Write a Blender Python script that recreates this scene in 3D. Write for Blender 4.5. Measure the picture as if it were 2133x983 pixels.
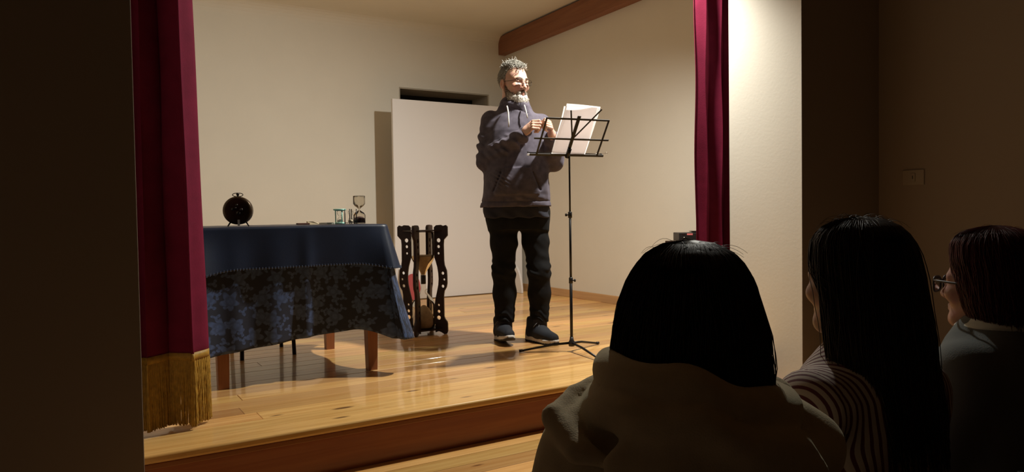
import bpy, bmesh, math, random
import numpy as np
from mathutils import Vector, Matrix

# ------------------------------------------------------------------ clear
for o in list(bpy.data.objects):
    bpy.data.objects.remove(o, do_unlink=True)
SC = bpy.context.scene
COL = SC.collection
PI = math.pi
rnd = random.Random(7)
nrng = np.random.default_rng(11)

# ------------------------------------------------------------------ camera
FPX = 1500.0
YAW, PIT, ROLL = math.radians(31.6), math.atan(44 / 1500.0), 0.0152
cam = bpy.data.cameras.new('camera')
cam.sensor_fit = 'HORIZONTAL'
cam.sensor_width = 36.0
cam.lens = FPX / 2133.0 * 36.0
cam.clip_start = 0.02
cam_ob = bpy.data.objects.new('camera', cam)
COL.objects.link(cam_ob)
F0 = Vector((math.sin(YAW), math.cos(YAW), 0)); R0 = Vector((math.cos(YAW), -math.sin(YAW), 0)); U0 = Vector((0, 0, 1))
FW = F0 * math.cos(PIT) - U0 * math.sin(PIT)
UP = U0 * math.cos(PIT) + F0 * math.sin(PIT)
CR = R0 * math.cos(ROLL) - UP * math.sin(ROLL)
CU = UP * math.cos(ROLL) + R0 * math.sin(ROLL)
cam_ob.matrix_world = Matrix(((CR.x, CU.x, -FW.x, 0), (CR.y, CU.y, -FW.y, 0), (CR.z, CU.z, -FW.z, 0.79), (0, 0, 0, 1)))
SC.camera = cam_ob

# ------------------------------------------------------------------ world, lamp, exposure
w = bpy.data.worlds.new('world'); SC.world = w; w.use_nodes = True
w.node_tree.nodes['Background'].inputs[0].default_value = (0.01, 0.01, 0.012, 1)
w.node_tree.nodes['Background'].inputs[1].default_value = 0.1
SC.view_settings.view_transform = 'Standard'
SC.view_settings.look = 'None'
SC.view_settings.gamma = 1.0
SC.view_settings.use_curve_mapping = False
SC.view_settings.exposure = 0.0

def flood(name, loc, energy, col, size=168, blend=0.35, soft=0.045):
    ld = bpy.data.lights.new(name, 'SPOT')
    ld.energy = energy; ld.color = col
    ld.spot_size = math.radians(size); ld.spot_blend = blend; ld.shadow_soft_size = soft
    o = bpy.data.objects.new(name, ld); COL.objects.link(o); o.location = loc
    return o
def aim(o, target):
    o.rotation_euler = (Vector(target) - o.location).to_track_quat('-Z', 'Y').to_euler()
# one flood at the top right of the opening, turned towards the middle of the stage
aim(flood('stage_flood', (2.93, 3.02, 2.58), 338.0, (1.0, 0.97, 0.865), size=160, blend=1.0, soft=0.04), (1.7, 4.0, 0.0))

# ------------------------------------------------------------------ material helpers
def new_mat(name):
    m = bpy.data.materials.new(name); m.use_nodes = True
    nt = m.node_tree
    return m, nt, nt.nodes['Principled BSDF']
def N(nt, t, **kw):
    n = nt.nodes.new(t)
    for k, v in kw.items():
        if k in ('op',): n.operation = v
        elif k == 'blend': n.blend_type = v
        elif k == 'dt': n.data_type = v
        else: setattr(n, k, v)
    return n
def L(nt, a, b): nt.links.new(a, b)
def simple(name, col, rough=0.5, metal=0.0, spec=0.5, bump=0.0, bscale=200.0, sheen=0.0, coat=0.0, var=0.0, vscale=5.0):
    m, nt, p = new_mat(name)
    p.inputs['Base Color'].default_value = (*col, 1)
    p.inputs['Roughness'].default_value = rough
    p.inputs['Metallic'].default_value = metal
    p.inputs['Specular IOR Level'].default_value = spec
    if sheen:
        p.inputs['Sheen Weight'].default_value = sheen
        p.inputs['Sheen Roughness'].default_value = 0.4
        p.inputs['Sheen Tint'].default_value = (*[min(1, c * 2 + .1) for c in col], 1)
    if coat:
        p.inputs['Coat Weight'].default_value = coat
        p.inputs['Coat Roughness'].default_value = 0.1
    tc = N(nt, 'ShaderNodeTexCoord')
    if bump:
        nz = N(nt, 'ShaderNodeTexNoise'); nz.inputs['Scale'].default_value = bscale; nz.inputs['Detail'].default_value = 4
        L(nt, tc.outputs['Object'], nz.inputs['Vector'])
        b = N(nt, 'ShaderNodeBump'); b.inputs['Strength'].default_value = bump; b.inputs['Distance'].default_value = 0.002
        L(nt, nz.outputs['Fac'], b.inputs['Height']); L(nt, b.outputs['Normal'], p.inputs['Normal'])
    if var:
        nz = N(nt, 'ShaderNodeTexNoise'); nz.inputs['Scale'].default_value = vscale; nz.inputs['Detail'].default_value = 5
        L(nt, tc.outputs['Object'], nz.inputs['Vector'])
        r = N(nt, 'ShaderNodeValToRGB')
        r.color_ramp.elements[0].position = 0.3; r.color_ramp.elements[1].position = 0.7
        r.color_ramp.elements[0].color = (*[c * (1 - var) for c in col], 1)
        r.color_ramp.elements[1].color = (*[min(1, c * (1 + var)) for c in col], 1)
        L(nt, nz.outputs['Fac'], r.inputs['Fac']); L(nt, r.outputs['Color'], p.inputs['Base Color'])
    return m
def wood(name, c0, c1, knot, rough=0.3, coat=0.0, axis='X', grain=1.0, knots=0.6, objvar=0.25, spec=0.5, kscale=1.0):
    """pine: stretched-noise grain, sparse knots, tone different for every board"""
    m, nt, p = new_mat(name)
    tc = N(nt, 'ShaderNodeTexCoord'); oi = N(nt, 'ShaderNodeObjectInfo')
    mul = N(nt, 'ShaderNodeVectorMath', op='SCALE'); mul.inputs[0].default_value = (17.3, 5.7, 9.1)
    L(nt, oi.outputs['Random'], mul.inputs['Scale'])
    add = N(nt, 'ShaderNodeVectorMath', op='ADD'); L(nt, tc.outputs['Object'], add.inputs[0]); L(nt, mul.outputs[0], add.inputs[1])
    mp = N(nt, 'ShaderNodeMapping')
    s = {'X': (1.2, 26, 26), 'Y': (26, 1.2, 26), 'Z': (26, 26, 1.2)}[axis]
    mp.inputs['Scale'].default_value = [q * grain for q in s]
    L(nt, add.outputs[0], mp.inputs['Vector'])
    nz = N(nt, 'ShaderNodeTexNoise'); nz.inputs['Scale'].default_value = 1.6; nz.inputs['Detail'].default_value = 6; nz.inputs['Roughness'].default_value = 0.6; nz.inputs['Distortion'].default_value = 0.5
    L(nt, mp.outputs[0], nz.inputs['Vector'])
    cr = N(nt, 'ShaderNodeValToRGB')
    cr.color_ramp.elements[0].position = 0.3; cr.color_ramp.elements[0].color = (*c0, 1)
    cr.color_ramp.elements[1].position = 0.72; cr.color_ramp.elements[1].color = (*c1, 1)
    L(nt, nz.outputs['Fac'], cr.inputs['Fac'])
    hv = N(nt, 'ShaderNodeHueSaturation')
    mr = N(nt, 'ShaderNodeMapRange'); mr.inputs[3].default_value = 1 - objvar; mr.inputs[4].default_value = 1 + objvar
    L(nt, oi.outputs['Random'], mr.inputs[0]); L(nt, mr.outputs[0], hv.inputs['Value'])
    mr2 = N(nt, 'ShaderNodeMapRange'); mr2.inputs[3].default_value = 0.49; mr2.inputs[4].default_value = 0.508
    fr = N(nt, 'ShaderNodeMath', op='FRACT'); m7 = N(nt, 'ShaderNodeMath', op='MULTIPLY'); m7.inputs[1].default_value = 7.31
    L(nt, oi.outputs['Random'], m7.inputs[0]); L(nt, m7.outputs[0], fr.inputs[0]); L(nt, fr.outputs[0], mr2.inputs[0]); L(nt, mr2.outputs[0], hv.inputs['Hue'])
    L(nt, cr.outputs['Color'], hv.inputs['Color'])
    mp2 = N(nt, 'ShaderNodeMapping')
    s2 = {'X': (2.6, 9, 9), 'Y': (9, 2.6, 9), 'Z': (9, 9, 2.6)}[axis]
    mp2.inputs['Scale'].default_value = [q * kscale for q in s2]
    L(nt, add.outputs[0], mp2.inputs['Vector'])
    vo = N(nt, 'ShaderNodeTexVoronoi'); vo.inputs['Scale'].default_value = 1.0
    L(nt, mp2.outputs[0], vo.inputs['Vector'])
    sep = N(nt, 'ShaderNodeSeparateColor'); L(nt, vo.outputs['Color'], sep.inputs[0])
    sz = N(nt, 'ShaderNodeMapRange'); sz.inputs[1].default_value = 1 - knots; sz.inputs[2].default_value = 1.0; sz.inputs[3].default_value = 0.0; sz.inputs[4].default_value = 0.17
    L(nt, sep.outputs[0], sz.inputs[0])
    df = N(nt, 'ShaderNodeMath', op='SUBTRACT'); L(nt, sz.outputs[0], df.inputs[0]); L(nt, vo.outputs['Distance'], df.inputs[1])
    kf = N(nt, 'ShaderNodeMapRange'); kf.inputs[1].default_value = -0.04; kf.inputs[2].default_value = 0.05
    L(nt, df.outputs[0], kf.inputs[0])
    gt = N(nt, 'ShaderNodeMath', op='GREATER_THAN'); gt.inputs[1].default_value = 0.03; L(nt, sz.outputs[0], gt.inputs[0])
    kk = N(nt, 'ShaderNodeMath', op='MULTIPLY'); L(nt, kf.outputs[0], kk.inputs[0]); L(nt, gt.outputs[0], kk.inputs[1])
    kk2 = N(nt, 'ShaderNodeMath', op='MULTIPLY'); kk2.inputs[1].default_value = 0.85; L(nt, kk.outputs[0], kk2.inputs[0])
    mx = N(nt, 'ShaderNodeMixRGB'); mx.inputs[2].default_value = (*knot, 1)
    L(nt, kk2.outputs[0], mx.inputs[0]); L(nt, hv.outputs['Color'], mx.inputs[1])
    L(nt, mx.outputs[0], p.inputs['Base Color'])
    p.inputs['Roughness'].default_value = rough
    p.inputs['Specular IOR Level'].default_value = spec
    if coat:
        p.inputs['Coat Weight'].default_value = coat; p.inputs['Coat Roughness'].default_value = 0.06
    b = N(nt, 'ShaderNodeBump'); b.inputs['Strength'].default_value = 0.06; b.inputs['Distance'].default_value = 0.002
    L(nt, nz.outputs['Fac'], b.inputs['Height']); L(nt, b.outputs['Normal'], p.inputs['Normal'])
    return m
def glass(name, tint=(0.95, 0.96, 0.95), fac=0.12):
    m, nt, p = new_mat(name)
    nt.nodes.remove(p)
    out = nt.nodes['Material Output']
    t = N(nt, 'ShaderNodeBsdfTransparent'); t.inputs[0].default_value = (*tint, 1)
    g = N(nt, 'ShaderNodeBsdfGlossy'); g.inputs['Roughness'].default_value = 0.04
    lw = N(nt, 'ShaderNodeLayerWeight'); lw.inputs[0].default_value = fac
    mx = N(nt, 'ShaderNodeMixShader')
    L(nt, lw.outputs['Fresnel'], mx.inputs[0]); L(nt, t.outputs[0], mx.inputs[1]); L(nt, g.outputs[0], mx.inputs[2])
    L(nt, mx.outputs[0], out.inputs[0])
    return m

M = {}
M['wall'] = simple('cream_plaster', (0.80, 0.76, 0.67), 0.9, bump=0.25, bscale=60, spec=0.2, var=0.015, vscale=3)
M['shaded_wall'] = simple('shaded_cream_plaster', (0.36, 0.29, 0.225), 0.9, bump=0.25, bscale=60, spec=0.2)  # cream plaster again, with the hall's shade put into its colour
M['hall_floor'] = simple('hall_floor_tile', (0.25, 0.17, 0.11), 0.5, var=0.2)
M['plank'] = wood('pine_plank', (0.60, 0.30, 0.085), (0.84, 0.52, 0.20), (0.10, 0.028, 0.008), 0.34, 0.45, 'X', spec=0.2, kscale=1.35, knots=.8, objvar=.27)
M['riser'] = wood('stained_riser', (0.27, 0.075, 0.022), (0.38, 0.13, 0.04), (0.05, 0.012, 0.005), 0.3, 0.2, 'X', objvar=0.05, knots=0.35)
M['skirt'] = wood('pine_skirting', (0.50, 0.27, 0.13), (0.62, 0.36, 0.18), (0.25, 0.1, 0.04), 0.45, 0, 'Y', objvar=0.08, knots=0.15)
M['beam'] = wood('brown_beam', (0.21, 0.075, 0.034), (0.30, 0.12, 0.055), (0.04, 0.012, 0.006), 0.55, 0, 'Y', objvar=0.0, knots=0.3)
M['leg'] = wood('table_leg_wood', (0.22, 0.07, 0.02), (0.34, 0.13, 0.045), (0.1, 0.03, 0.01), 0.4, 0, 'Z', objvar=0.1, knots=0.1)
M['velvet'] = simple('crimson_velvet', (0.165, 0.011, 0.036), 0.8, sheen=0.12, bump=0.25, bscale=180, spec=0.1, var=0.12, vscale=14)
M['gold'] = simple('gold_fringe', (0.42, 0.24, 0.035), 0.5, sheen=0.2, spec=0.4, var=0.25, vscale=60)
M['white_board'] = simple('white_laminate', (0.80, 0.77, 0.76), 0.42, spec=0.4)
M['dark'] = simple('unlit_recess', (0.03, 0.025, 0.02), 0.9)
M['reveal'] = simple('shaded_reveal', (0.50, 0.44, 0.35), 0.9)  # wall paint with the recess shade put into its colour
M['black_metal'] = simple('black_metal', (0.012, 0.011, 0.012), 0.38, metal=0.3, spec=0.5)
M['black_plastic'] = simple('black_plastic', (0.014, 0.012, 0.012), 0.45)
M['steel'] = simple('bright_steel', (0.6, 0.58, 0.55), 0.25, metal=1.0)
M['paper'] = simple('white_paper', (0.88, 0.85, 0.85), 0.8, spec=0.2)
nt = M['paper'].node_tree; tl = N(nt, 'ShaderNodeBsdfTranslucent'); tl.inputs[0].default_value = (.93, .89, .88, 1)
mxs = N(nt, 'ShaderNodeMixShader'); mxs.inputs[0].default_value = .7
L(nt, nt.nodes['Principled BSDF'].outputs[0], mxs.inputs[1]); L(nt, tl.outputs[0], mxs.inputs[2]); L(nt, mxs.outputs[0], nt.nodes['Material Output'].inputs[0])
M['hg_wood'] = simple('dark_brown_panel', (0.028, 0.010, 0.007), 0.5, var=0.3, vscale=20)
M['glass'] = glass('clear_glass', (0.90, 0.87, 0.82), 0.22)
M['glass_clear'] = glass('thin_clear_glass', (0.97, 0.97, 0.96), 0.12)
M['sand'] = simple('beige_sand', (0.55, 0.42, 0.28), 0.9, bump=0.4, bscale=400, var=0.12, vscale=40)
M['sand_dark'] = simple('dark_plum_sand', (0.07, 0.035, 0.04), 0.85, bump=0.4, bscale=500)
M['tape'] = simple('black_tape', (0.02, 0.012, 0.01), 0.4)
M['red_board'] = simple('red_board', (0.42, 0.06, 0.06), 0.6)
M['mint'] = simple('mint_plastic', (0.42, 0.80, 0.68), 0.35)
M['clock'] = simple('bronze_clock_case', (0.055, 0.032, 0.016), 0.33, metal=0.7, var=0.3, vscale=30)
M['clock_dark'] = simple('dark_clock_back', (0.02, 0.012, 0.008), 0.4, metal=0.5)
M['tag'] = simple('grey_tag', (0.5, 0.5, 0.45), 0.6)
M['cream_card'] = simple('cream_card', (0.72, 0.58, 0.36), 0.7)
M['brown_box'] = simple('brown_leather', (0.10, 0.03, 0.015), 0.5)
M['white_card'] = simple('white_card', (0.78, 0.80, 0.78), 0.6)
M['satin'] = simple('navy_satin', (0.007, 0.014, 0.038), 0.42, spec=0.5, sheen=0.15, bump=0.15, bscale=300, var=0.15, vscale=9)
M['switch'] = simple('switch_plate', (0.40, 0.33, 0.24), 0.4)
M['red_led'] = simple('pink_sticker', (0.75, 0.2, 0.2), 0.4)

def damask():
    m, nt, p = new_mat('navy_floral_damask')
    uv = N(nt, 'ShaderNodeUVMap'); uv.uv_map = 'UVMap'
    nz = N(nt, 'ShaderNodeTexNoise'); nz.inputs['Scale'].default_value = 22; nz.inputs['Detail'].default_value = 2
    L(nt, uv.outputs[0], nz.inputs['Vector'])
    sb = N(nt, 'ShaderNodeVectorMath', op='SUBTRACT'); sb.inputs[1].default_value = (.5, .5, .5); L(nt, nz.outputs['Color'], sb.inputs[0])
    sl = N(nt, 'ShaderNodeVectorMath', op='SCALE'); sl.inputs['Scale'].default_value = 0.022; L(nt, sb.outputs[0], sl.inputs[0])
    ad = N(nt, 'ShaderNodeVectorMath', op='ADD'); L(nt, uv.outputs[0], ad.inputs[0]); L(nt, sl.outputs[0], ad.inputs[1])
    def flowers(scale, petals, base, amp, seed):
        of = N(nt, 'ShaderNodeVectorMath', op='ADD'); of.inputs[1].default_value = (seed, seed * .7, 0); L(nt, ad.outputs[0], of.inputs[0])
        v = N(nt, 'ShaderNodeTexVoronoi', voronoi_dimensions='2D'); v.inputs['Scale'].default_value = scale; v.inputs['Randomness'].default_value = 0.85
        L(nt, of.outputs[0], v.inputs['Vector'])
        # local vector from the flower centre
        d = N(nt, 'ShaderNodeVectorMath', op='SUBTRACT'); L(nt, of.outputs[0], d.inputs[0]); L(nt, v.outputs['Position'], d.inputs[1])
        sx = N(nt, 'ShaderNodeSeparateXYZ'); L(nt, d.outputs[0], sx.inputs[0])
        at = N(nt, 'ShaderNodeMath', op='ARCTAN2'); L(nt, sx.outputs[1], at.inputs[0]); L(nt, sx.outputs[0], at.inputs[1])
        sc = N(nt, 'ShaderNodeSeparateColor'); L(nt, v.outputs['Color'], sc.inputs[0])
        ph = N(nt, 'ShaderNodeMath', op='MULTIPLY_ADD'); ph.inputs[1].default_value = petals
        p6 = N(nt, 'ShaderNodeMath', op='MULTIPLY'); p6.inputs[1].default_value = 6.28; L(nt, sc.outputs[0], p6.inputs[0])
        L(nt, at.outputs[0], ph.inputs[0]); L(nt, p6.outputs[0], ph.inputs[2])
        co = N(nt, 'ShaderNodeMath', op='COSINE'); L(nt, ph.outputs[0], co.inputs[0])
        rr = N(nt, 'ShaderNodeMath', op='MULTIPLY_ADD'); rr.inputs[1].default_value = amp; rr.inputs[2].default_value = base; L(nt, co.outputs[0], rr.inputs[0])
        df = N(nt, 'ShaderNodeMath', op='SUBTRACT'); L(nt, rr.outputs[0], df.inputs[0]); L(nt, v.outputs['Distance'], df.inputs[1])
        mr = N(nt, 'ShaderNodeMapRange'); mr.inputs[1].default_value = 0; mr.inputs[2].default_value = 0.05; L(nt, df.outputs[0], mr.inputs[0])
        # inner shading rings of the woven petals
        wv = N(nt, 'ShaderNodeMath', op='MULTIPLY'); wv.inputs[1].default_value = 26; L(nt, v.outputs['Distance'], wv.inputs[0])
        sn = N(nt, 'ShaderNodeMath', op='SINE'); L(nt, wv.outputs[0], sn.inputs[0])
        s2 = N(nt, 'ShaderNodeMapRange'); s2.inputs[1].default_value = -1; s2.inputs[2].default_value = 1; s2.inputs[3].default_value = 0.55; s2.inputs[4].default_value = 1.0
        L(nt, sn.outputs[0], s2.inputs[0])
        mu = N(nt, 'ShaderNodeMath', op='MULTIPLY'); L(nt, mr.outputs[0], mu.inputs[0]); L(nt, s2.outputs[0], mu.inputs[1])
        return mu
    a = flowers(10, 5, 0.36, 0.10, 0.0); b = flowers(18, 3, 0.27, 0.15, 3.3)
    mx = N(nt, 'ShaderNodeMath', op='MAXIMUM'); L(nt, a.outputs[0], mx.inputs[0]); L(nt, b.outputs[0], mx.inputs[1])
    c = N(nt, 'ShaderNodeMixRGB'); c.inputs[1].default_value = (0.004, 0.008, 0.026, 1); c.inputs[2].default_value = (0.045, 0.080, 0.19, 1)
    L(nt, mx.outputs[0], c.inputs[0]); L(nt, c.outputs[0], p.inputs['Base Color'])
    r = N(nt, 'ShaderNodeMapRange'); r.inputs[3].default_value = 0.7; r.inputs[4].default_value = 0.45; L(nt, mx.outputs[0], r.inputs[0]); L(nt, r.outputs[0], p.inputs['Roughness'])
    p.inputs['Sheen Weight'].default_value = 0.1
    return m
M['damask'] = damask()

# ------------------------------------------------------------------ object helpers
def ob(name, me, mat=None, parent=None, loc=None, rot=None):
    o = bpy.data.objects.new(name, me); COL.objects.link(o)
    if mat is not None and len(me.materials) == 0: me.materials.append(mat)
    if parent: o.parent = parent
    if loc: o.location = loc
    if rot: o.rotation_euler = rot
    return o
def tag(o, label, cat, group=None):
    o['label'] = label; o['category'] = cat
    if group: o['group'] = group
    return o
def struct(o, label=None):
    o['kind'] = 'structure'
    if label: o['label'] = label
    return o
def thing(name, label, cat, loc=(0, 0, 0), rz=0, group=None):
    o = bpy.data.objects.new(name, None); COL.objects.link(o)
    o.empty_display_size = 0.05
    o.location = loc; o.rotation_euler = (0, 0, rz)
    return tag(o, label, cat, group)
def mesh_np(name, v, f, smooth=True):
    me = bpy.data.meshes.new(name)
    me.from_pydata([tuple(p) for p in np.asarray(v).tolist()], [], [tuple(q) for q in f])
    if smooth: me.polygons.foreach_set('use_smooth', [True] * len(me.polygons))
    me.update(); return me
def bm_mesh(name, bm, smooth=False):
    me = bpy.data.meshes.new(name); bm.normal_update(); bm.to_mesh(me); bm.free()
    if smooth: me.polygons.foreach_set('use_smooth', [True] * len(me.polygons))
    return me
def box_bm(bm, x0, x1, y0, y1, z0, z1, bev=0.0):
    r = bmesh.ops.create_cube(bm, size=1)
    vs = r['verts']
    for v in vs:
        v.co = Vector((x0 + (v.co.x + .5) * (x1 - x0), y0 + (v.co.y + .5) * (y1 - y0), z0 + (v.co.z + .5) * (z1 - z0)))
    if bev:
        es = list({e for v in vs for e in v.link_edges})
        bmesh.ops.bevel(bm, geom=es, offset=bev, segments=2, affect='EDGES', profile=0.6)
def box(name, b, mat, parent=None, bev=0.0, **kw):
    bm = bmesh.new(); box_bm(bm, *b, bev=bev)
    return ob(name, bm_mesh(name, bm), mat, parent, **kw)
def boxes(name, bl, mat, parent=None, bev=0.0):
    bm = bmesh.new()
    for b in bl: box_bm(bm, *b, bev=bev)
    return ob(name, bm_mesh(name, bm), mat, parent)
def tube_np(pts, r, sides=8, closed=False, cap=True):
    """verts / faces of one tube along pts; r scalar or per point"""
    P = np.asarray(pts, float); n = len(P)
    rr = np.full(n, r) if np.isscalar(r) else np.asarray(r, float)
    if closed: T = np.roll(P, -1, 0) - np.roll(P, 1, 0)
    else: T = np.gradient(P, axis=0)
    T /= np.linalg.norm(T, axis=1)[:, None] + 1e-12
    ref = np.array([0, 0, 1.0]) if abs(T[0][2]) < 0.9 else np.array([1.0, 0, 0])
    A = np.zeros_like(P)
    a = np.cross(T[0], ref); a /= np.linalg.norm(a)
    for i in range(n):
        a = a - T[i] * (a @ T[i]); a /= np.linalg.norm(a) + 1e-12; A[i] = a
    B = np.cross(T, A)
    ang = np.arange(sides) * 2 * PI / sides
    V = P[:, None, :] + rr[:, None, None] * (np.cos(ang)[None, :, None] * A[:, None, :] + np.sin(ang)[None, :, None] * B[:, None, :])
    V = V.reshape(-1, 3); Fc = []
    m = n if closed else n - 1
    for i in range(m):
        j = (i + 1) % n
        for k in range(sides):
            l = (k + 1) % sides
            Fc.append((i * sides + k, i * sides + l, j * sides + l, j * sides + k))
    if cap and not closed:
        Fc.append(tuple(range(sides))[::-1]); Fc.append(tuple((n - 1) * sides + k for k in range(sides)))
    return V, Fc
def join_np(parts):
    V, Fc, o = [], [], 0
    for v, f in parts:
        V.append(v); Fc += [tuple(i + o for i in q) for q in f]; o += len(v)
    return np.concatenate(V), Fc
def tubes(name, lst, mat, parent=None, sides=8, smooth=True):
    v, f = join_np([tube_np(p, r, sides) for p, r in lst])
    return ob(name, mesh_np(name, v, f, smooth), mat, parent)
def lathe(name, prof, mat, parent=None, seg=40, **kw):
    V, Fc = [], []
    for r, z in prof:
        for k in range(seg):
            a = 2 * PI * k / seg; V.append((r * math.cos(a), r * math.sin(a), z))
    for i in range(len(prof) - 1):
        for k in range(seg):
            l = (k + 1) % seg
            Fc.append((i * seg + k, i * seg + l, (i + 1) * seg + l, (i + 1) * seg + k))
    if prof[0][0] > 1e-4: Fc.append(tuple(range(seg))[::-1])
    if prof[-1][0] > 1e-4: Fc.append(tuple((len(prof) - 1) * seg + k for k in range(seg)))
    return ob(name, mesh_np(name, V, Fc), mat, parent, **kw)
def shade_auto(o, ang=40):
    me = o.data
    me.polygons.foreach_set('use_smooth', [True] * len(me.polygons))
    try: me.set_sharp_from_angle(angle=math.radians(ang))
    except Exception: pass
def strands_np(S, r0, r1, sides=3):
    """S: (n, m, 3) polylines -> joined thin tubes (vectorised)"""
    n, m, _ = S.shape
    T = np.gradient(S, axis=1); T /= np.linalg.norm(T, axis=2)[..., None] + 1e-9
    ref = np.where(np.abs(T[..., 2:3]) < 0.8, np.array([0, 0, 1.0]), np.array([1.0, 0, 0]))
    A = np.cross(T, ref); A /= np.linalg.norm(A, axis=2)[..., None] + 1e-9
    B = np.cross(T, A)
    rr = np.linspace(r0, r1, m)[None, :, None]
    rings = [S + rr * (math.cos(2 * PI * k / sides) * A + math.sin(2 * PI * k / sides) * B) for k in range(sides)]
    V = np.stack(rings, 2).reshape(-1, 3)
    base = (np.arange(n)[:, None] * m + np.arange(m - 1)[None, :]).reshape(-1) * sides
    Fs = []
    for k in range(sides):
        l = (k + 1) % sides
        Fs.append(np.stack([base + k, base + l, base + sides + l, base + sides + k], 1))
    return V, np.concatenate(Fs).tolist()

# ------------------------------------------------------------------ signed-distance modelling (surface nets)
def surf_nets(fn, lo, hi, h):
    lo = np.array(lo, float); hi = np.array(hi, float)
    n = np.ceil((hi - lo) / h).astype(int) + 1
    ax = [(lo[i] + h * np.arange(n[i])).astype(np.float32) for i in range(3)]
    X, Y, Z = np.meshgrid(*ax, indexing='ij')
    S = fn(np.stack([X.ravel(), Y.ravel(), Z.ravel()], 1)).reshape(X.shape).astype(np.float32)
    G = S < 0
    c = [(0, 0, 0), (1, 0, 0), (0, 1, 0), (1, 1, 0), (0, 0, 1), (1, 0, 1), (0, 1, 1), (1, 1, 1)]
    def sh(A, d): return A[d[0]:A.shape[0] - 1 + d[0], d[1]:A.shape[1] - 1 + d[1], d[2]:A.shape[2] - 1 + d[2]]
    cnt = sum(sh(G, d).astype(np.int8) for d in c)
    act = (cnt > 0) & (cnt < 8)
    idx = np.argwhere(act)
    cs = np.stack([sh(S, d)[act] for d in c], 1)
    acc = np.zeros((len(idx), 3)); k = np.zeros(len(idx))
    for a in range(8):
        for b in range(a + 1, 8):
            da, db = np.array(c[a]), np.array(c[b])
            if np.abs(da - db).sum() != 1: continue
            sa, sb = cs[:, a], cs[:, b]
            x = (sa < 0) != (sb < 0)
            t = np.where(x, sa / np.where(x, sa - sb, 1), 0)
            acc += np.where(x[:, None], da[None] + t[:, None] * (db - da)[None], 0); k += x
    V = lo + h * (idx + acc / k[:, None])
    vid = -np.ones(act.shape, int); vid[act] = np.arange(len(idx))
    Fs = []
    for a in range(3):
        b, d = (a + 1) % 3, (a + 2) % 3
        s0 = [slice(None)] * 3; s1 = [slice(None)] * 3
        s0[a] = slice(0, -1); s1[a] = slice(1, None)
        ch = G[tuple(s0)] != G[tuple(s1)]
        e = np.argwhere(ch)
        ok = (e[:, b] > 0) & (e[:, d] > 0) & (e[:, b] < n[b] - 1) & (e[:, d] < n[d] - 1)
        e = e[ok]
        ub = np.zeros(3, int); ub[b] = 1; ud = np.zeros(3, int); ud[d] = 1
        q = [vid[tuple((e - s).T)] for s in (ub + ud, ud, 0 * ub, ub)]
        q = np.stack(q, 1)
        fl = ~G[tuple(e.T)]
        q[fl] = q[fl][:, ::-1]
        Fs.append(q)
    Q = np.concatenate(Fs); Q = Q[(Q >= 0).all(1)]
    return V, Q.tolist()
def smin(a, b, k):
    h = np.clip(0.5 + 0.5 * (b - a) / k, 0, 1)
    return b + (a - b) * h - k * h * (1 - h)
def smax(a, b, k): return -smin(-a, -b, k)
def s_ell(P, c, r):
    q = (P - np.array(c, np.float32)); r = np.array(r, np.float32)
    k0 = np.linalg.norm(q / r, axis=1); k1 = np.linalg.norm(q / (r * r), axis=1)
    return k0 * (k0 - 1) / (k1 + 1e-9)
def s_sph(P, c, r): return np.linalg.norm(P - np.array(c, np.float32), axis=1) - r
def s_cone(P, a, b, ra, rb):
    a = np.array(a, np.float32); b = np.array(b, np.float32); d = b - a
    t = np.clip(((P - a) @ d) / (d @ d), 0, 1)
    return np.linalg.norm(P - a - t[:, None] * d, axis=1) - (ra + (rb - ra) * t)
def s_chain(P, pts, rs, k=0.01):
    r = None
    for i in range(len(pts) - 1):
        s = s_cone(P, pts[i], pts[i + 1], rs[i], rs[i + 1])
        r = s if r is None else smin(r, s, k)
    return r
def s_loft(P, T, n=2.4):
    """T rows: z, cx, cy, rx, ry"""
    T = np.array(T, float); z = P[:, 2]
    cx, cy, rx, ry = [np.interp(z, T[:, 0], T[:, i]) for i in range(1, 5)]
    v = ((np.abs(P[:, 0] - cx) / rx) ** n + (np.abs(P[:, 1] - cy) / ry) ** n) ** (1 / n)
    d = (v - 1) * np.minimum(rx, ry)
    return np.maximum(d, np.maximum(T[0, 0] - z, z - T[-1, 0]))
def s_torus(P, c, R, r, tilt=0.0, sq=1.0):
    q = P - np.array(c, np.float32)
    ct, st = math.cos(tilt), math.sin(tilt)
    y = q[:, 1] * ct - q[:, 2] * st; z = q[:, 1] * st + q[:, 2] * ct
    return np.sqrt((np.sqrt(q[:, 0] ** 2 + (y / sq) ** 2) - R) ** 2 + z ** 2) - r
def wob(P, f, seed=0.0):
    x, y, z = P[:, 0] * f + seed, P[:, 1] * f + seed * 1.7, P[:, 2] * f + seed * .6
    return (np.sin(x + 1.3 * np.sin(y * .9 + z * .4)) + np.sin(y * 1.1 + 1.2 * np.sin(z * .8 - x * .5)) + np.sin(z * .9 + 1.4 * np.sin(x * .7 + y * .6))) / 3
def sdf_obj(name, fn, lo, hi, h, mat, parent=None, xf=None):
    v, f = surf_nets(fn, lo, hi, h)
    if xf is not None: v = xf(v)
    return ob(name, mesh_np(name, v, f), mat, parent)

# ================================================================== THE SETTING
LIPY, STEPZ, YB, XR, XL = 2.685, -0.19, 6.65, 4.04, -0.48
FY0, FY1 = 2.465, 2.96         # proscenium front and back faces
JX0, JX1 = 0.178, 3.338        # left and right edges of the opening
HZ = -0.5                      # hall floor
CZ = 2.70                      # stage ceiling

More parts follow.
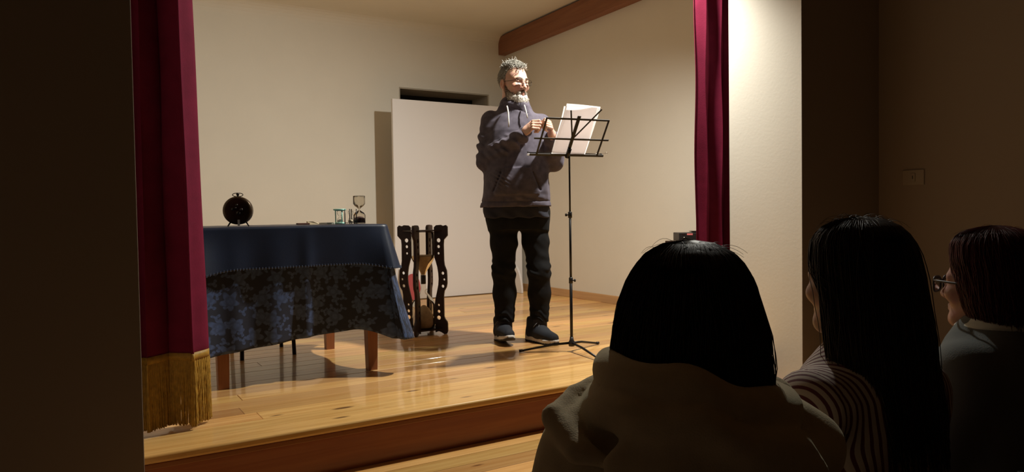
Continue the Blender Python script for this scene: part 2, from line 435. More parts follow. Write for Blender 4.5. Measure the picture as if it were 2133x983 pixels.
# stage floor: a deck and one board after another
deck = struct(box('floor', (XL, XR, LIPY + .05, YB, -0.06, -0.022), M['riser']))
bw = 0.118
row = 0; y = LIPY
while y < YB - 0.01:
    y1 = min(y + bw, YB)
    cuts = [XL, XR] if row % 3 == 1 else [XL, rnd.uniform(0.4, 3.6), XR]
    if row < 2: cuts = [XL, XR]
    for a, b in zip(cuts[:-1], cuts[1:]):
        bm = bmesh.new()
        dz = rnd.uniform(-.0006, .0006)
        x0, x1, ya, yb = a + .0008, b - .0008, y + .0011, y1 - .0011
        cx_, cy_ = (x0 + x1) / 2, (ya + yb) / 2
        if row == 0:   # nosing board, rounded front edge
            pr = [(yb, -.022), (yb, -.0015), (yb - .0015, 0)]
            for t in range(7):
                an = PI / 2 + PI * .5 * t / 6
                pr.append((ya + .012 + .012 * math.cos(an), -.012 + .012 * math.sin(an)))
            pr += [(ya, -.022), (ya + .004, -.03), (ya + .012, -.033), (yb, -.033)]
            vs0 = [bm.verts.new((x0 - cx_, p[0] - cy_, p[1])) for p in pr]; vs1 = [bm.verts.new((x1 - cx_, p[0] - cy_, p[1])) for p in pr]
            for i in range(len(pr)):
                j = (i + 1) % len(pr); bm.faces.new((vs0[i], vs0[j], vs1[j], vs1[i]))
            bm.faces.new(vs0[::-1]); bm.faces.new(vs1)
            bmesh.ops.recalc_face_normals(bm, faces=bm.faces)
        else:
            box_bm(bm, x0 - cx_, x1 - cx_, ya - cy_, yb - cy_, -.022 + dz, dz)
            top = [e for e in bm.edges if all(abs(v.co.z - dz) < 1e-6 for v in e.verts)]
            bmesh.ops.bevel(bm, geom=top, offset=.0014, segments=1, affect='EDGES')
        o = ob('plank', bm_mesh('plank', bm), M['plank'], deck, loc=(cx_, cy_, 0))
    y = y1; row += 1

# stage riser with a thin moulding under the nosing
rz = struct(box('trim_1', (JX0, JX1, LIPY + .018, LIPY + .05, STEPZ - .02, -.033), M['riser']), 'dark red-brown pine riser board below the stage edge')
box('moulding', (JX0, JX1, LIPY + .008, LIPY + .018, -.052, -.033), M['riser'], rz, bev=.003)

# step in front of the stage, and the lower one
st = thing('stage_step', 'honey-coloured pine step running along the foot of the stage', 'step', (0, 0, 0))
box('riser', (JX0, JX1, 2.29, LIPY + .04, HZ, STEPZ - .022), M['riser'], st)
for i in range(4):
    ya = LIPY + .018 - .105 * (i + 1); yb = ya + .105
    bm = bmesh.new(); xm = (JX0 + JX1) / 2; hw = (JX1 - JX0) / 2 - .001
    box_bm(bm, -hw, hw, -.0515, .0515, -.022, 0, bev=.0015)
    ob('plank', bm_mesh('plank', bm), M['plank'], st, loc=(xm, (ya + yb) / 2, STEPZ))
st2 = thing('hall_step', 'lower pine step between the hall floor and the stage step', 'step', (0, 0, 0))
box('riser', (JX0, JX1 + .3, 2.0, 2.29, HZ, -.367), M['riser'], st2)
for i in range(2):
    bm = bmesh.new(); box_bm(bm, -1.85, 1.85, -.07, .07, -.022, 0, bev=.0015)
    ob('plank', bm_mesh('plank', bm), M['plank'], st2, loc=(1.75, 2.075 + .143 * i, -.345))

# back wall with its doorway recess
nx0, nx1, nz1 = 2.81, 3.83, 2.066
wb = struct(boxes('wall_back', [(XL - .2, nx0, YB, YB + .35, -.06, CZ + .3), (nx1, XR + .2, YB, YB + .35, -.06, CZ + .3), (nx0, nx1, YB, YB + .35, nz1, CZ + .3)], M['wall']))
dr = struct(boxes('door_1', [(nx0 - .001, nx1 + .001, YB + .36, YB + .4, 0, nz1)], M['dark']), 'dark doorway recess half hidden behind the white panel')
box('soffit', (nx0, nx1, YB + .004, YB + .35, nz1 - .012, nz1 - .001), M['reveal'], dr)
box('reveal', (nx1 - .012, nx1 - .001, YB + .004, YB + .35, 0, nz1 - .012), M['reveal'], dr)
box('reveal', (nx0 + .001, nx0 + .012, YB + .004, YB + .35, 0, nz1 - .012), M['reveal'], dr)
struct(box('wall_right', (XR, XR + .2, FY0 + .1, YB, HZ, CZ + .6), M['wall']))
struct(box('wall_hall_right', (XR, XR + .2, -3.2, FY0 + .1, HZ, CZ + .6), M['shaded_wall']))
struct(box('wall_left', (XL - .2, XL, 2.895, YB, -.06, CZ + .3), M['wall']))
# stage ceiling with a soft cove at the back wall
v, f = [], []
prof = [(FY1, CZ + .05), (YB - .15, CZ + .003)] + [(YB - .12 + .12 * math.sin(a), CZ - .12 + .12 * math.cos(a)) for a in [PI / 2 * t / 6 for t in range(7)]] + [(YB + .02, CZ - .12), (YB + .02, CZ + .2), (FY1, CZ + .2)]
n = len(prof)
for X in (XL, XR): v += [(X, p[0], p[1]) for p in prof]
f = [(i, (i + 1) % n, n + (i + 1) % n, n + i) for i in range(n)] + [tuple(range(n))[::-1], tuple(range(n, 2 * n))]
struct(ob('ceiling', mesh_np('ceiling', v, f, False), M['wall']))
# proscenium wall: left leaf, right leaf, header
struct(box('wall_front', (-1.9, JX0, FY0, 2.895, HZ, 3.2), M['shaded_wall'], bev=.002), 'shaded plastered proscenium wall left of the curtain')
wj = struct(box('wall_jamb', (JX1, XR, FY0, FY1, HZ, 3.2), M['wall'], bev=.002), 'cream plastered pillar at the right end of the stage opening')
wj.data.materials.append(M['shaded_wall'])
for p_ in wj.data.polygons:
    if p_.normal.y < -.8: p_.material_index = 1  # unlit front face takes the shaded copy of the same plaster
struct(box('wall_header', (JX0, JX1, FY0, FY1, 2.62, 3.2), M['shaded_wall']))
# hall
struct(box('floor_hall', (-1.9, XR, -3.2, FY0, HZ - .05, HZ), M['hall_floor']))
struct(box('ceiling_hall', (-1.9, XR, -3.2, FY0, 3.2, 3.25), M['shaded_wall']))
struct(box('wall_hall_left', (-2.1, -1.9, -3.2, FY1, HZ, 3.2), M['shaded_wall']))
struct(box('wall_hall_back', (-1.9, XR, -3.4, -3.2, HZ, 3.2), M['shaded_wall']))
# skirting boards
struct(box('baseboard_right', (XR - .014, XR, FY1, YB, 0, .072), M['skirt'], bev=.003))
struct(box('baseboard_back', (XL, XR - .014, YB - .014, YB, 0, .072), M['skirt'], bev=.003))
jb = struct(box('baseboard_jamb', (JX1 - .014, JX1, LIPY + .005, FY1, 0, .072), M['skirt'], bev=.003))
box('lower_board', (JX1 - .014, JX1, 2.31, LIPY + .015, STEPZ, STEPZ + .05), M['skirt'], jb, bev=.003)
# ceiling beam along the right wall
bm = bmesh.new(); box_bm(bm, -.0425, .0425, -2.2, 2.2, -.095, .095, bev=.006)
be = struct(ob('trim_2', bm_mesh('trim_2', bm), M['beam']), 'red-brown wooden beam running under the ceiling along the right wall')
be.location = (XR - .043, YB - 2.2, 2.62); be.rotation_euler = (-math.radians(.8), 0, 0)

# light switch on the hall wall
sw = thing('light_switch', 'cream rectangular switch plate on the shaded hall wall', 'light switch', (XR, 2.26, .965))
box('plate', (-.009, 0, -.06, .06, -.042, .042), M['switch'], sw, bev=.003)
box('key', (-.014, -.008, -.013, .013, -.024, .024), M['switch'], sw, bev=.002)
box('mark', (-.0148, -.0138, -.002, .002, -.008, .010), M['black_plastic'], sw)

# ================================================================== CURTAINS
def curtain(name, label, x0, x1, yc, z0, z1, nf, amp, phase, seed, fringe=None, taper=0.0):
    r = random.Random(seed)
    t = thing(name, label, 'curtain', ((x0 + x1) / 2, yc, 0))
    nx, nz = nf * 22, 50
    V, Fc = [], []
    xm = (x0 + x1) / 2
    jit = [r.uniform(-.6, .6) for _ in range(40)]
    def pos(u, z):
        k = (z - z0) / (z1 - z0)
        ph = u * nf * 2 * PI + phase + .35 * math.sin(u * 9 + k * 2.2 + seed)
        a = amp * (1 - .25 * k) * (0.85 + .25 * math.sin(u * 5 + seed))
        w = x0 + (x1 - x0) * u
        w = xm + (w - xm) * (1 - taper * k)
        return (w - xm + .35 * a * math.sin(2 * ph), a * math.sin(ph) + .006 * math.sin(z * 7 + u * 20), z)
    for iz in range(nz + 1):
        for ix in range(nx + 1):
            V.append(pos(ix / nx, z0 + (z1 - z0) * iz / nz))
    nb = len(V)
    for iz in range(nz + 1):
        for ix in range(nx + 1):
            q = V[iz * (nx + 1) + ix]; V.append((q[0], q[1] + .004, q[2]))
    W = nx + 1
    for iz in range(nz):
        for ix in range(nx):
            a = iz * W + ix
            Fc.append((a, a + 1, a + W + 1, a + W)); b = a + nb; Fc.append((b, b + W, b + W + 1, b + 1))
    for ix in range(nx):
        Fc.append((ix, ix + nb, ix + 1 + nb, ix + 1))
    for iz in range(nz):
        a = iz * W; Fc.append((a, a + W, a + W + nb, a + nb))
        a = iz * W + nx; Fc.append((a, a + nb, a + W + nb, a + W))
    ob('drape', mesh_np('drape', V, Fc), M['velvet'], t)
    if fringe:
        fz = fringe
        # braid heading
        hd = [pos(i / 120, z0 + .012) for i in range(121)]
        Vb, Fb = [], []
        for q in hd:
            Vb += [(q[0], q[1] - .005, q[2] + .014), (q[0], q[1] - .007, q[2] - .012), (q[0], q[1] + .006, q[2] - .012), (q[0], q[1] + .006, q[2] + .014)]
        for i in range(120):
            for k in range(4):
                Fb.append((4 * i + k, 4 * i + (k + 1) % 4, 4 * i + 4 + (k + 1) % 4, 4 * i + 4 + k))
        ob('braid', mesh_np('braid', Vb, Fb), M['gold'], t)
        nst = 950
        S = np.zeros((nst, 12, 3))
        for i in range(nst):
            u = (i + .5) / nst; q = pos(u, z0)
            dx, dy, ln = r.uniform(-.004, .004), r.uniform(-.004, .005), r.uniform(.95, 1.0)
            for k in range(12):
                s = k / 11
                S[i, k] = (q[0] + dx * s + .0007 * math.sin(s * 25 + i), q[1] * (1 - .1 * s) + dy * s + .0007 * math.cos(s * 25 + i * 1.3), q[2] - (z0 - fz) * s * ln)
        v, f = strands_np(S, .0021, .0021, 4)
        fo = ob('fringe', mesh_np('fringe', v, f), M['gold'], t); fo['kind'] = 'stuff'; fo['label'] = 'long gold bullion fringe'
    return t
curtain('stage_curtain', 'crimson velvet curtain with long gold fringe at the left of the stage', JX0 - .30, 0.436, 2.962, .262, 2.66, 4, .052, 1.2, 3, fringe=.012, taper=.10)
curtain('stage_curtain', 'crimson velvet curtain hanging beside the cream pillar on the right', 3.15, 3.62, 3.05, .03, 2.66, 4, .03, .6, 5, taper=.06)

# ================================================================== WHITE PANEL behind the man
pn = thing('display_panel', 'tall white freestanding panel standing before the doorway recess', 'panel', (3.285, 6.30, 0))
box('board', (-.70, .70, -.018, .018, .006, 1.885), M['white_board'], pn, bev=.004)
def fin(x, name='foot'):
    pr = [(-.018, .004), (-.018, .30)]
    for t in range(11):
        a = PI / 2 * t / 10
        pr.append((-.018 - .19 * math.sin(a) ** 1.0 * 1.0, .004 + .296 * (math.cos(a)) ** 1.0))
    bm = bmesh.new()
    a0 = [bm.verts.new((x - .011, p[0], p[1])) for p in pr]; a1 = [bm.verts.new((x + .011, p[0], p[1])) for p in pr]
    for i in range(len(pr)):
        j = (i + 1) % len(pr)
        try: bm.faces.new((a0[i], a0[j], a1[j], a1[i]))
        except ValueError: pass
    bm.faces.new(a0[::-1]); bm.faces.new(a1)
    bmesh.ops.remove_doubles(bm, verts=bm.verts, dist=1e-5)
    bmesh.ops.recalc_face_normals(bm, faces=bm.faces)
    ob(name, bm_mesh(name, bm), M['white_board'], pn)
fin(.575); fin(-.66)
# red oval board leaning on the panel
bm = bmesh.new()
bmesh.ops.create_cone(bm, cap_ends=True, segments=40, radius1=.5, radius2=.5, depth=1)
for v_ in bm.verts: v_.co = Vector((v_.co.x * .15, v_.co.z * .012, v_.co.y * .25 + .125))
bmesh.ops.recalc_face_normals(bm, faces=bm.faces)
rd = ob('red_disc', bm_mesh('red_disc', bm), M['red_board'])
rd.location = (2.745, 6.231, .002); rd.rotation_euler = (-math.radians(10), 0, 0)
tag(rd, 'red oval board leaning against the white panel, seen through the giant hourglass', 'board')

# ================================================================== TABLE with its cloths
TX0, TX1, TY0, TY1, TZ = .49, 1.375, 3.49, 4.325, .742
tb = thing('wooden_table', 'square wooden table with brown legs under the blue cloths', 'table', (0, 0, 0))
box('table_top', (TX0, TX1, TY0, TY1, TZ - .025, TZ), M['leg'], tb, bev=.004)
for sx in (0, 1):
    for sy in (0, 1):
        x = (.592, 1.318)[sx]; y = (3.553, 4.262)[sy]
        bm = bmesh.new()
        box_bm(bm, -.029, .029, -.029, .029, .29, TZ - .025)
        # slight taper below
        r_ = bmesh.ops.create_cube(bm, size=1)
        for v_ in r_['verts']:
            w_ = .029 if v_.co.z > 0 else .0235
            v_.co = Vector((math.copysign(w_, v_.co.x), math.copysign(w_, v_.co.y), .29 if v_.co.z > 0 else 0))
        bmesh.ops.remove_doubles(bm, verts=bm.verts, dist=1e-4)
        ob('leg', bm_mesh('leg', bm), M['leg'], tb, loc=(x, y, 0))
boxes('apron', [(.62, 1.29, 3.535, 3.555, .61, .716), (.62, 1.29, 4.255, 4.275, .61, .716), (.575, .595, 3.58, 4.235, .61, .716), (1.315, 1.335, 3.58, 4.235, .61, .716)], M['leg'], tb)

def cloth(name, mat, off, dropf, nfold, seed, th=.0025, flare=.10, foldamp=.022, cornerout=.10, frontin=0.0):
    """rounded-rectangle drape: top sheet and a hanging skirt of folds, corners falling lower"""
    x0, x1, y0, y1 = TX0 - off, TX1 + off, TY0 - off, TY1 + off
    cr = .02 + off
    per = []   # (x, y, nx, ny, cornerness, side param)
    segs = [((x0 + cr, y0), (x1 - cr, y0), (0, -1)), ((x1, y0 + cr), (x1, y1 - cr), (1, 0)), ((x1 - cr, y1), (x0 + cr, y1), (0, 1)), ((x0, y1 - cr), (x0, y0 + cr), (-1, 0))]
    cent = [(x1 - cr, y0 + cr), (x1 - cr, y1 - cr), (x0 + cr, y1 - cr), (x0 + cr, y0 + cr)]
    ns, nc = 60, 14
    for k, (a, b, nn) in enumerate(segs):
        for i in range(ns):
            u = i / ns
            c = max(0, 1 - min(u, 1 - u) * ((x1 - x0)) / .17) ** 2
            per.append((a[0] + (b[0] - a[0]) * u, a[1] + (b[1] - a[1]) * u, nn[0], nn[1], c, k + u * .8))
        an0 = math.atan2(nn[1], nn[0])
        for i in range(nc):
            an = an0 + PI / 2 * i / nc
            per.append((cent[k][0] + cr * math.cos(an), cent[k][1] + cr * math.sin(an), math.cos(an), math.sin(an), 1.0, k + .8 + .2 * i / nc))
    n = len(per); nt = 44
    zt = TZ + off
    V, UV, Fc = [], [], []
    rings = []
    # top rings (shrinking to the middle)
    mx, my = (x0 + x1) / 2, (y0 + y1) / 2
    for s in (.02, .3, .6, .85, .97):
        ring = []
        for p in per:
            ring.append(len(V)); X, Y = mx + (p[0] - mx) * s, my + (p[1] - my) * s
            V.append((X, Y, zt + .0008 * math.sin(X * 40 + seed) * math.sin(Y * 33))); UV.append((X, Y))
        rings.append(ring)
    for j in range(nt + 1):
        t = j / nt; ring = []
        for p in per:
            D = dropf(p[5], p[4]); d = D * t
            # softly rolled edge
            rr = .012
            if d < rr * 1.57:
                a = d / rr; o_ = rr * math.sin(a); dz = rr * (1 - math.cos(a)); o_ -= rr * 0
            else:
                o_ = rr; dz = rr + (d - rr * 1.57)
            q = d / .55
            side = p[5]
            fold = foldamp * q * math.sin(side * nfold + seed + .8 * math.sin(side * 2.3 + seed)) * (1 - .6 * p[4])
            fold += .012 * q * math.sin(side * nfold * 2.3 + 1.7 * seed + q * 1.5)
            out = o_ + (flare - frontin if side % 4 < .82 else flare) * d + fold + cornerout * p[4] * q ** 1.3 * (1 + .25 * math.sin(q * 7 + seed))
            k4 = side % 4; ex = ey = 0.0
            ga = lambda c_, w_: math.exp(-((k4 - c_) / w_) ** 2)
            if .45 < k4 < 1.6:                              # right front corner falls forward as a cone
                ex, ey = .035 * p[4] * q ** 1.25, -.105 * p[4] * q ** 1.25
            elif k4 < .3 or k4 > 3.5:
                ex, ey = -.03 * p[4] * q ** 1.2, -.05 * p[4] * q ** 1.2
            if k4 < .8:                                     # creases of the front
                ey -= q * (.030 * ga(.44, .03) * (1 if k4 < .44 else 1) + .022 * ga(.30, .06) + .028 * ga(.13, .045) - .018 * ga(.40 - .02, .03) * 0)
            ring.append(len(V))
            V.append((p[0] + p[2] * out + ex, p[1] + p[3] * out + ey, zt - dz * (1 - .02 * p[4])))
            UV.append((p[0] + p[2] * d + p[3] * 0, p[1] + p[3] * d) if True else 0)
        rings.append(ring)
    for a, b in zip(rings[:-1], rings[1:]):
        for i in range(n):
            j = (i + 1) % n; Fc.append((a[i], b[i], b[j], a[j]))
    Fc.append(tuple(rings[0]))
    me = mesh_np(name, V, Fc)
    uvl = me.uv_layers.new(name='UVMap')
    for lp in me.loops: uvl.data[lp.index].uv = UV[lp.vertex_index]
    o = ob(name, me, mat)
    md = o.modifiers.new('thick', 'SOLIDIFY'); md.thickness = th; md.offset = -1
    return o, rings, V
def drop_low(s, c):
    k = s % 4
    base = .515
    if k < .8: base = .590 - .075 * (k / .8)          # front: hem rises towards the right
    elif k < 1.0: base = .505
    elif k < 1.8: base = .47
    elif k > 3.5: base = .55
    return base + (.015 if (k < .4 or k > 3.5) else .085) * c
def drop_up(s, c):
    k = s % 4
    return (.205 if k < 1 else .21) + .03 * c
lowc, _, _ = cloth('floral_tablecloth', M['damask'], .006, drop_low, 7.5, 1.0, flare=.03, foldamp=.014, cornerout=.015, frontin=.085)
tag(lowc, 'dark blue floral damask tablecloth hanging low over the table', 'tablecloth')
upc, rings, VV = cloth('overlay_cloth', M['satin'], .0115, drop_up, 7.5, 1.0, flare=.06, foldamp=.014, cornerout=.09, frontin=.03)
tag(upc, 'shorter plain navy overlay cloth on top of the floral tablecloth', 'tablecloth')
# blanket stitches along the overlay hem
S = []
last, prev = rings[-1], rings[-3]
for i in range(0, len(last), 1):
    a = np.array(VV[last[i]]); b = np.array(VV[prev[i]])
    nrm = np.array([a[0] - (TX0 + TX1) / 2, a[1] - (TY0 + TY1) / 2, 0]); nrm /= np.linalg.norm(nrm)
    S.append([a + nrm * .003 - np.array([0, 0, .002]), (a + b) / 2 + nrm * .004, b + nrm * .002])
v, f = strands_np(np.array(S), .0013, .0009, 4)
sto = ob('hem_stitching', mesh_np('hem_stitching', v, f), simple('blue_thread', (.09, .12, .2), .6), upc); sto['kind'] = 'stuff'

# stool with thin black legs behind the table
so = thing('stool', 'low stool with thin black legs pushed under the back of the table', 'stool', (.95, 4.36, 0))
box('seat', (-.19, .19, -.17, .17, .42, .45), M['black_plastic'], so, bev=.01)
for sx in (-1, 1):
    for sy in (-1, 1):
        tubes('leg', [([(sx * .145, sy * .15, 0), (sx * .135, sy * .13, .42)], .0115)], M['black_metal'], so)

# ---------- things on the table
TT = TZ + .0135
ck = thing('alarm_clock', 'round dark bronze alarm clock seen from behind on the table', 'clock', (.692, 3.62, TT), -math.radians(20))
R = .067
def disc_lathe(name, prof, mat, parent, loc, seg=48):
    o = lathe(name, prof, mat, parent, seg); o.rotation_euler = (PI / 2, 0, 0); o.location = loc; return o
disc_lathe('case', [(.0, .028), (R - .012, .028), (R - .003, .025), (R, .018), (R, -.018), (R - .003, -.024), (R - .009, -.026), (R - .011, -.022), (R - .03, -.0235), (0, -.0235)][::-1], M['clock'], ck, (0, 0, R + .008))
disc_lathe('back_plate', [(0, .027), (R - .015, .026), (R - .013, .023), (0, .02)][::-1], M['clock_dark'], ck, (0, -.001, R + .008))
for dx, dz, rr in ((-.018, .006, .007), (.02, .004, .007), (0, .026, .005), (.006, -.012, .009), (-.006, .012, .004)):
    disc_lathe('key', [(0, .014), (rr, .013), (rr, .0), (0, 0)][::-1], M['clock_dark'], ck, (dx, -.026, R + .008 + dz), 16)
tubes('handle', [([(.024 * math.cos(a) * 1.0, 0, 2 * R + .016 + .0085 * math.sin(a)) for a in [2 * PI * i / 24 for i in range(25)]], .0018)], M['clock_dark'], ck)
lathe('crown', [(.004, 2 * R + .005), (.004, 2 * R + .01), (.007, 2 * R + .016), (.0075, 2 * R + .024), (.0, 2 * R + .026)], M['clock_dark'], ck, 16)
for s in (-1, 1):
    tubes('foot', [([(s * .034, 0, .022), (s * .043, -.004, .008), (s * .048, -.006, .0)], [.004, .0035, .003])], M['clock_dark'], ck)
box('hanging_tag', (.001, .011, -.0295, -.0275, .002, .031), M['tag'], ck)['label'] = 'small pale grey tag hanging from the back'

# mint egg timer
mt = thing('sand_timer', 'small mint green plastic sand timer beside the black one', 'sand timer', (1.222, 3.72, TT), .3)
lathe('plate', [(0, 0), (.024, 0), (.0275, .002), (.0275, .007), (.024, .009), (0, .009)], M['mint'], mt, 32)
lathe('plate', [(0, .069), (.024, .069), (.033, .073), (.034, .077), (.032, .080), (0, .080)], M['mint'], mt, 32)
for k in range(3):
    a = 2 * PI * k / 3 + .4
    tubes('post', [([(.0215 * math.cos(a), .0215 * math.sin(a), .008), (.0225 * math.cos(a), .0225 * math.sin(a), .071)], .003)], M['mint'], mt)
gl = [(.002, .009), (.0135, .0095), (.015, .016), (.013, .026), (.006, .035), (.002, .039), (.006, .043), (.013, .052), (.015, .062), (.0135, .0685), (.002, .069)]
lathe('glass_bulb', gl, M['glass_clear'], mt, 24)
lathe('sand', [(0, .010), (.0125, .010), (.0135, .016), (.011, .021), (0, .026)], simple('white_sand', (.75, .75, .72), .9), mt, 24)
# black framed timer
bt = thing('sand_timer', 'small black-framed sand timer between the mint timer and the clear hourglass', 'sand timer', (1.262, 3.665, TT), .35)
for x in (-.022, .022):
    for y in (-.02, .02):
        tubes('post', [([(x, y, 0), (x, y, .078)], .0026)], M['black_metal'], bt)
for z in (.006, .07):
    box('plate', (-.024, .024, -.022, .022, z - .0015, z + .0015), M['black_metal'] if z < .05 else M['glass_clear'], bt)
lathe('glass_bulb', [(.002, .0075), (.013, .009), (.014, .018), (.009, .03), (.0018, .038), (.009, .047), (.014, .058), (.013, .067), (.002, .0685)], M['glass_clear'], bt, 24)
lathe('sand', [(0, .0095), (.0118, .0095), (.0128, .017), (.006, .022), (0, .024)], simple('pale_sand', (.7, .6, .45), .9), bt, 24)
# clear hourglass with dark sand
ch = thing('clear_hourglass', 'tall clear glass hourglass with dark sand at the right of the table', 'hourglass', (1.322, 3.70, TT), .5)
sq = []
def sqloft(name, prof, mat, parent, n=6):
    V, Fc = [], []; seg = 32
    for r, z in prof:
        for k in range(seg):
            a = 2 * PI * k / seg; c, s = math.cos(a), math.sin(a)
            e = 2 / n if r > .012 else 1
            V.append((math.copysign(abs(c) ** e, c) * r, math.copysign(abs(s) ** e, s) * r, z))
    for i in range(len(prof) - 1):
        for k in range(seg):
            l = (k + 1) % seg; Fc.append((i * seg + k, i * seg + l, (i + 1) * seg + l, (i + 1) * seg + k))
    Fc.append(tuple(range(seg))[::-1]); Fc.append(tuple((len(prof) - 1) * seg + k for k in range(seg)))
    return ob(name, mesh_np(name, V, Fc), mat, parent)
sqloft('glass_body', [(.024, 0), (.0255, .003), (.026, .045), (.020, .058), (.008, .069), (.003, .0745), (.003, .0775), (.008, .083), (.018, .094), (.0255, .106), (.0255, .146), (.024, .1485)], M['glass'], ch, 5)
sqloft('sand', [(.0225, .004), (.0238, .008), (.024, .028), (.014, .036), (.002, .039)], M['sand_dark'], ch, 5)
sqloft('inner_glass', [(.021, .1), (.0215, .106), (.0215, .141), (.02, .144)], M['glass_clear'], ch, 5)
# flat things lying on the cloth
o = box('brown_case', (-.03, .035, -.012, .012, 0, .009), M['brown_box'], bev=.002); o.location = (1.03, 3.74, TT); o.rotation_euler = (0, 0, .1)
tag(o, 'small flat dark brown case lying on the cloth left of the cream card', 'case')
bm = bmesh.new()
vs = [(-.03, -.02, 0), (.03, -.022, 0), (.03, .02, 0), (-.028, .02, 0), (-.032, -.016, .016), (-.004, -.02, .016), (.03, -.018, .006), (.03, .02, .006), (0, .02, .014), (-.028, .02, .018)]
vv = [bm.verts.new(q) for q in vs]
for q in ((0, 1, 6, 5, 4), (1, 2, 7, 6), (2, 3, 9, 8, 7), (3, 0, 4, 9), (4, 5, 8, 9), (5, 6, 7, 8), (0, 3, 2, 1)): bm.faces.new([vv[i] for i in q])
o = ob('cream_card', bm_mesh('cream_card', bm), M['cream_card']); o.location = (1.09, 3.76, TT)
tag(o, 'cream folded card lying on the cloth near the middle of the table', 'card')
o = box('white_booklet', (-.042, .042, -.03, .03, 0, .009), M['white_card'], bev=.001); o.location = (1.175, 3.775, TT); o.rotation_euler = (0, 0, .55)
tag(o, 'thin white booklet lying on the cloth behind the mint timer', 'booklet')

# ================================================================== GIANT HOURGLASS
hg = thing('giant_hourglass', 'knee-high hourglass of two glass bottles in a dark perforated wooden frame', 'hourglass', (2.02, 4.43, 0), math.radians(-45))
half = [(.085, .715), (.10, .728), (.13, .730), (.145, .722), (.165, .728), (.176, .718), (.176, .66), (.165, .648), (.150, .632), (.147, .60), (.148, .49), (.152, .46), (.166, .425), (.168, .39), (.168, .34), (.163, .315), (.148, .29), (.143, .26), (.143, .12), (.150, .10), (.163, .085), (.167, .07), (.167, .022), (.160, .004), (.145, .002), (.125, .014), (.105, .022), (.085, .012), (.083, .03)]
inner = [(.083, .2), (.086, .23), (.098, .28), (.109, .33), (.112, .37), (.110, .41), (.104, .45), (.093, .49), (.085, .515), (.083, .54)]
outline = half + inner
holes = [(.114, .628, .0155), (.113, .586, .012), (.112, .541, .0095), (.140, .408, .012), (.149, .366, .009), (.139, .321, .012), (.108, .195, .009), (.108, .152, .012), (.107, .11, .0155)]
cu = bpy.data.curves.new('frame_panel', 'CURVE'); cu.dimensions = '2D'; cu.fill_mode = 'BOTH'; cu.extrude = .008; cu.bevel_depth = .0012; cu.bevel_resolution = 1
def spl(pts):
    s = cu.splines.new('POLY'); s.points.add(len(pts) - 1)
    for p, q in zip(s.points, pts): p.co = (q[0], q[1], 0, 1)
    s.use_cyclic_u = True
spl(outline)
for hx, hz, hr in holes: spl([(hx + hr * math.cos(2 * PI * k / 20), hz + hr * math.sin(2 * PI * k / 20)) for k in range(20)])
tmp = bpy.data.objects.new('tmp', cu); COL.objects.link(tmp)
bpy.context.view_layer.update()
pme = bpy.data.meshes.new_from_object(tmp.evaluated_get(bpy.context.evaluated_depsgraph_get()))
bpy.data.objects.remove(tmp, do_unlink=True)
pme.name = 'frame_panel'
pme.transform(Matrix.Rotation(PI / 2, 4, 'X'))
pme.materials.clear(); pme.materials.append(M['hg_wood'])
for k in range(4):
    ob('side_panel', pme, None, hg, rot=(0, 0, k * PI / 2))
def plate(z):
    bm = bmesh.new(); box_bm(bm, -.105, .105, -.105, .105, z - .004, z + .004, bev=.001)
    o = ob('plate', bm_mesh('plate', bm), M['hg_wood'], hg, rot=(0, 0, PI / 4)); return o
plate(.693); plate(.034)
lathe('upper_bottle', [(.0, .686), (.072, .686), (.079, .68), (.080, .665), (.080, .53), (.077, .51), (.066, .485), (.04, .445), (.024, .42), (.017, .405), (.016, .385)], M['glass'], hg)
lathe('sand', [(0, .398), (.0135, .398), (.021, .42), (.037, .446), (.063, .487), (.0745, .512), (.077, .528), (.04, .524), (0, .52)], M['sand'], hg)
lathe('coupling', [(0, .395), (.0165, .395), (.0175, .39), (.0175, .34), (.0165, .335), (0, .335)], M['tape'], hg)
lathe('lower_bottle', [(.016, .345), (.016, .325), (.0185, .30), (.026, .275), (.05, .245), (.07, .222), (.079, .2), (.080, .18), (.080, .07), (.076, .048), (.07, .04), (0, .038)], M['glass'], hg)
lathe('sand', [(0, .042), (.068, .042), (.0755, .055), (.077, .085), (.06, .13), (.035, .17), (.012, .19), (0, .193)], M['sand'], hg)
tubes('finger_ring', [([(.03 + .011 * math.cos(a), -.018, .285 + .016 * math.sin(a)) for a in [2 * PI * i / 20 for i in range(21)]], .0035)], M['glass'], hg)

# ================================================================== MUSIC STAND with pages
ms = thing('music_stand', 'black folding music stand with tripod base in front of the man', 'music stand', (2.44, 3.33, 0), -YAW)
tubes('pole', [([(0, 0, .035), (0, 0, .42)], .0085), ([(0, 0, .40), (0, 0, .80)], .0068), ([(0, 0, .78), (0, 0, 1.13)], .0052)], M['black_metal'], ms, 12)
def clamp(z, s):
    t = lathe('clamp', [(.0075, z - .018), (.0115, z - .016), (.0115, z + .014), (.008, z + .018)], M['black_plastic'], ms, 16)
    kb = tubes('knob', [([(s * .008, -.002, z), (s * .022, -.005, z)], .0035), ([(s * .018, -.004, z), (s * .027, -.006, z)], .0085)], M['black_plastic'], t, 10)
clamp(.41, 1); clamp(.785, -1)
lathe('hub', [(.006, .03), (.017, .032), (.019, .045), (.017, .058), (.012, .068), (.0095, .085)], M['black_plastic'], ms, 20)
feetw = [(2.179, 3.49), (2.709, 3.422), (2.393, 2.988)]
wires = []
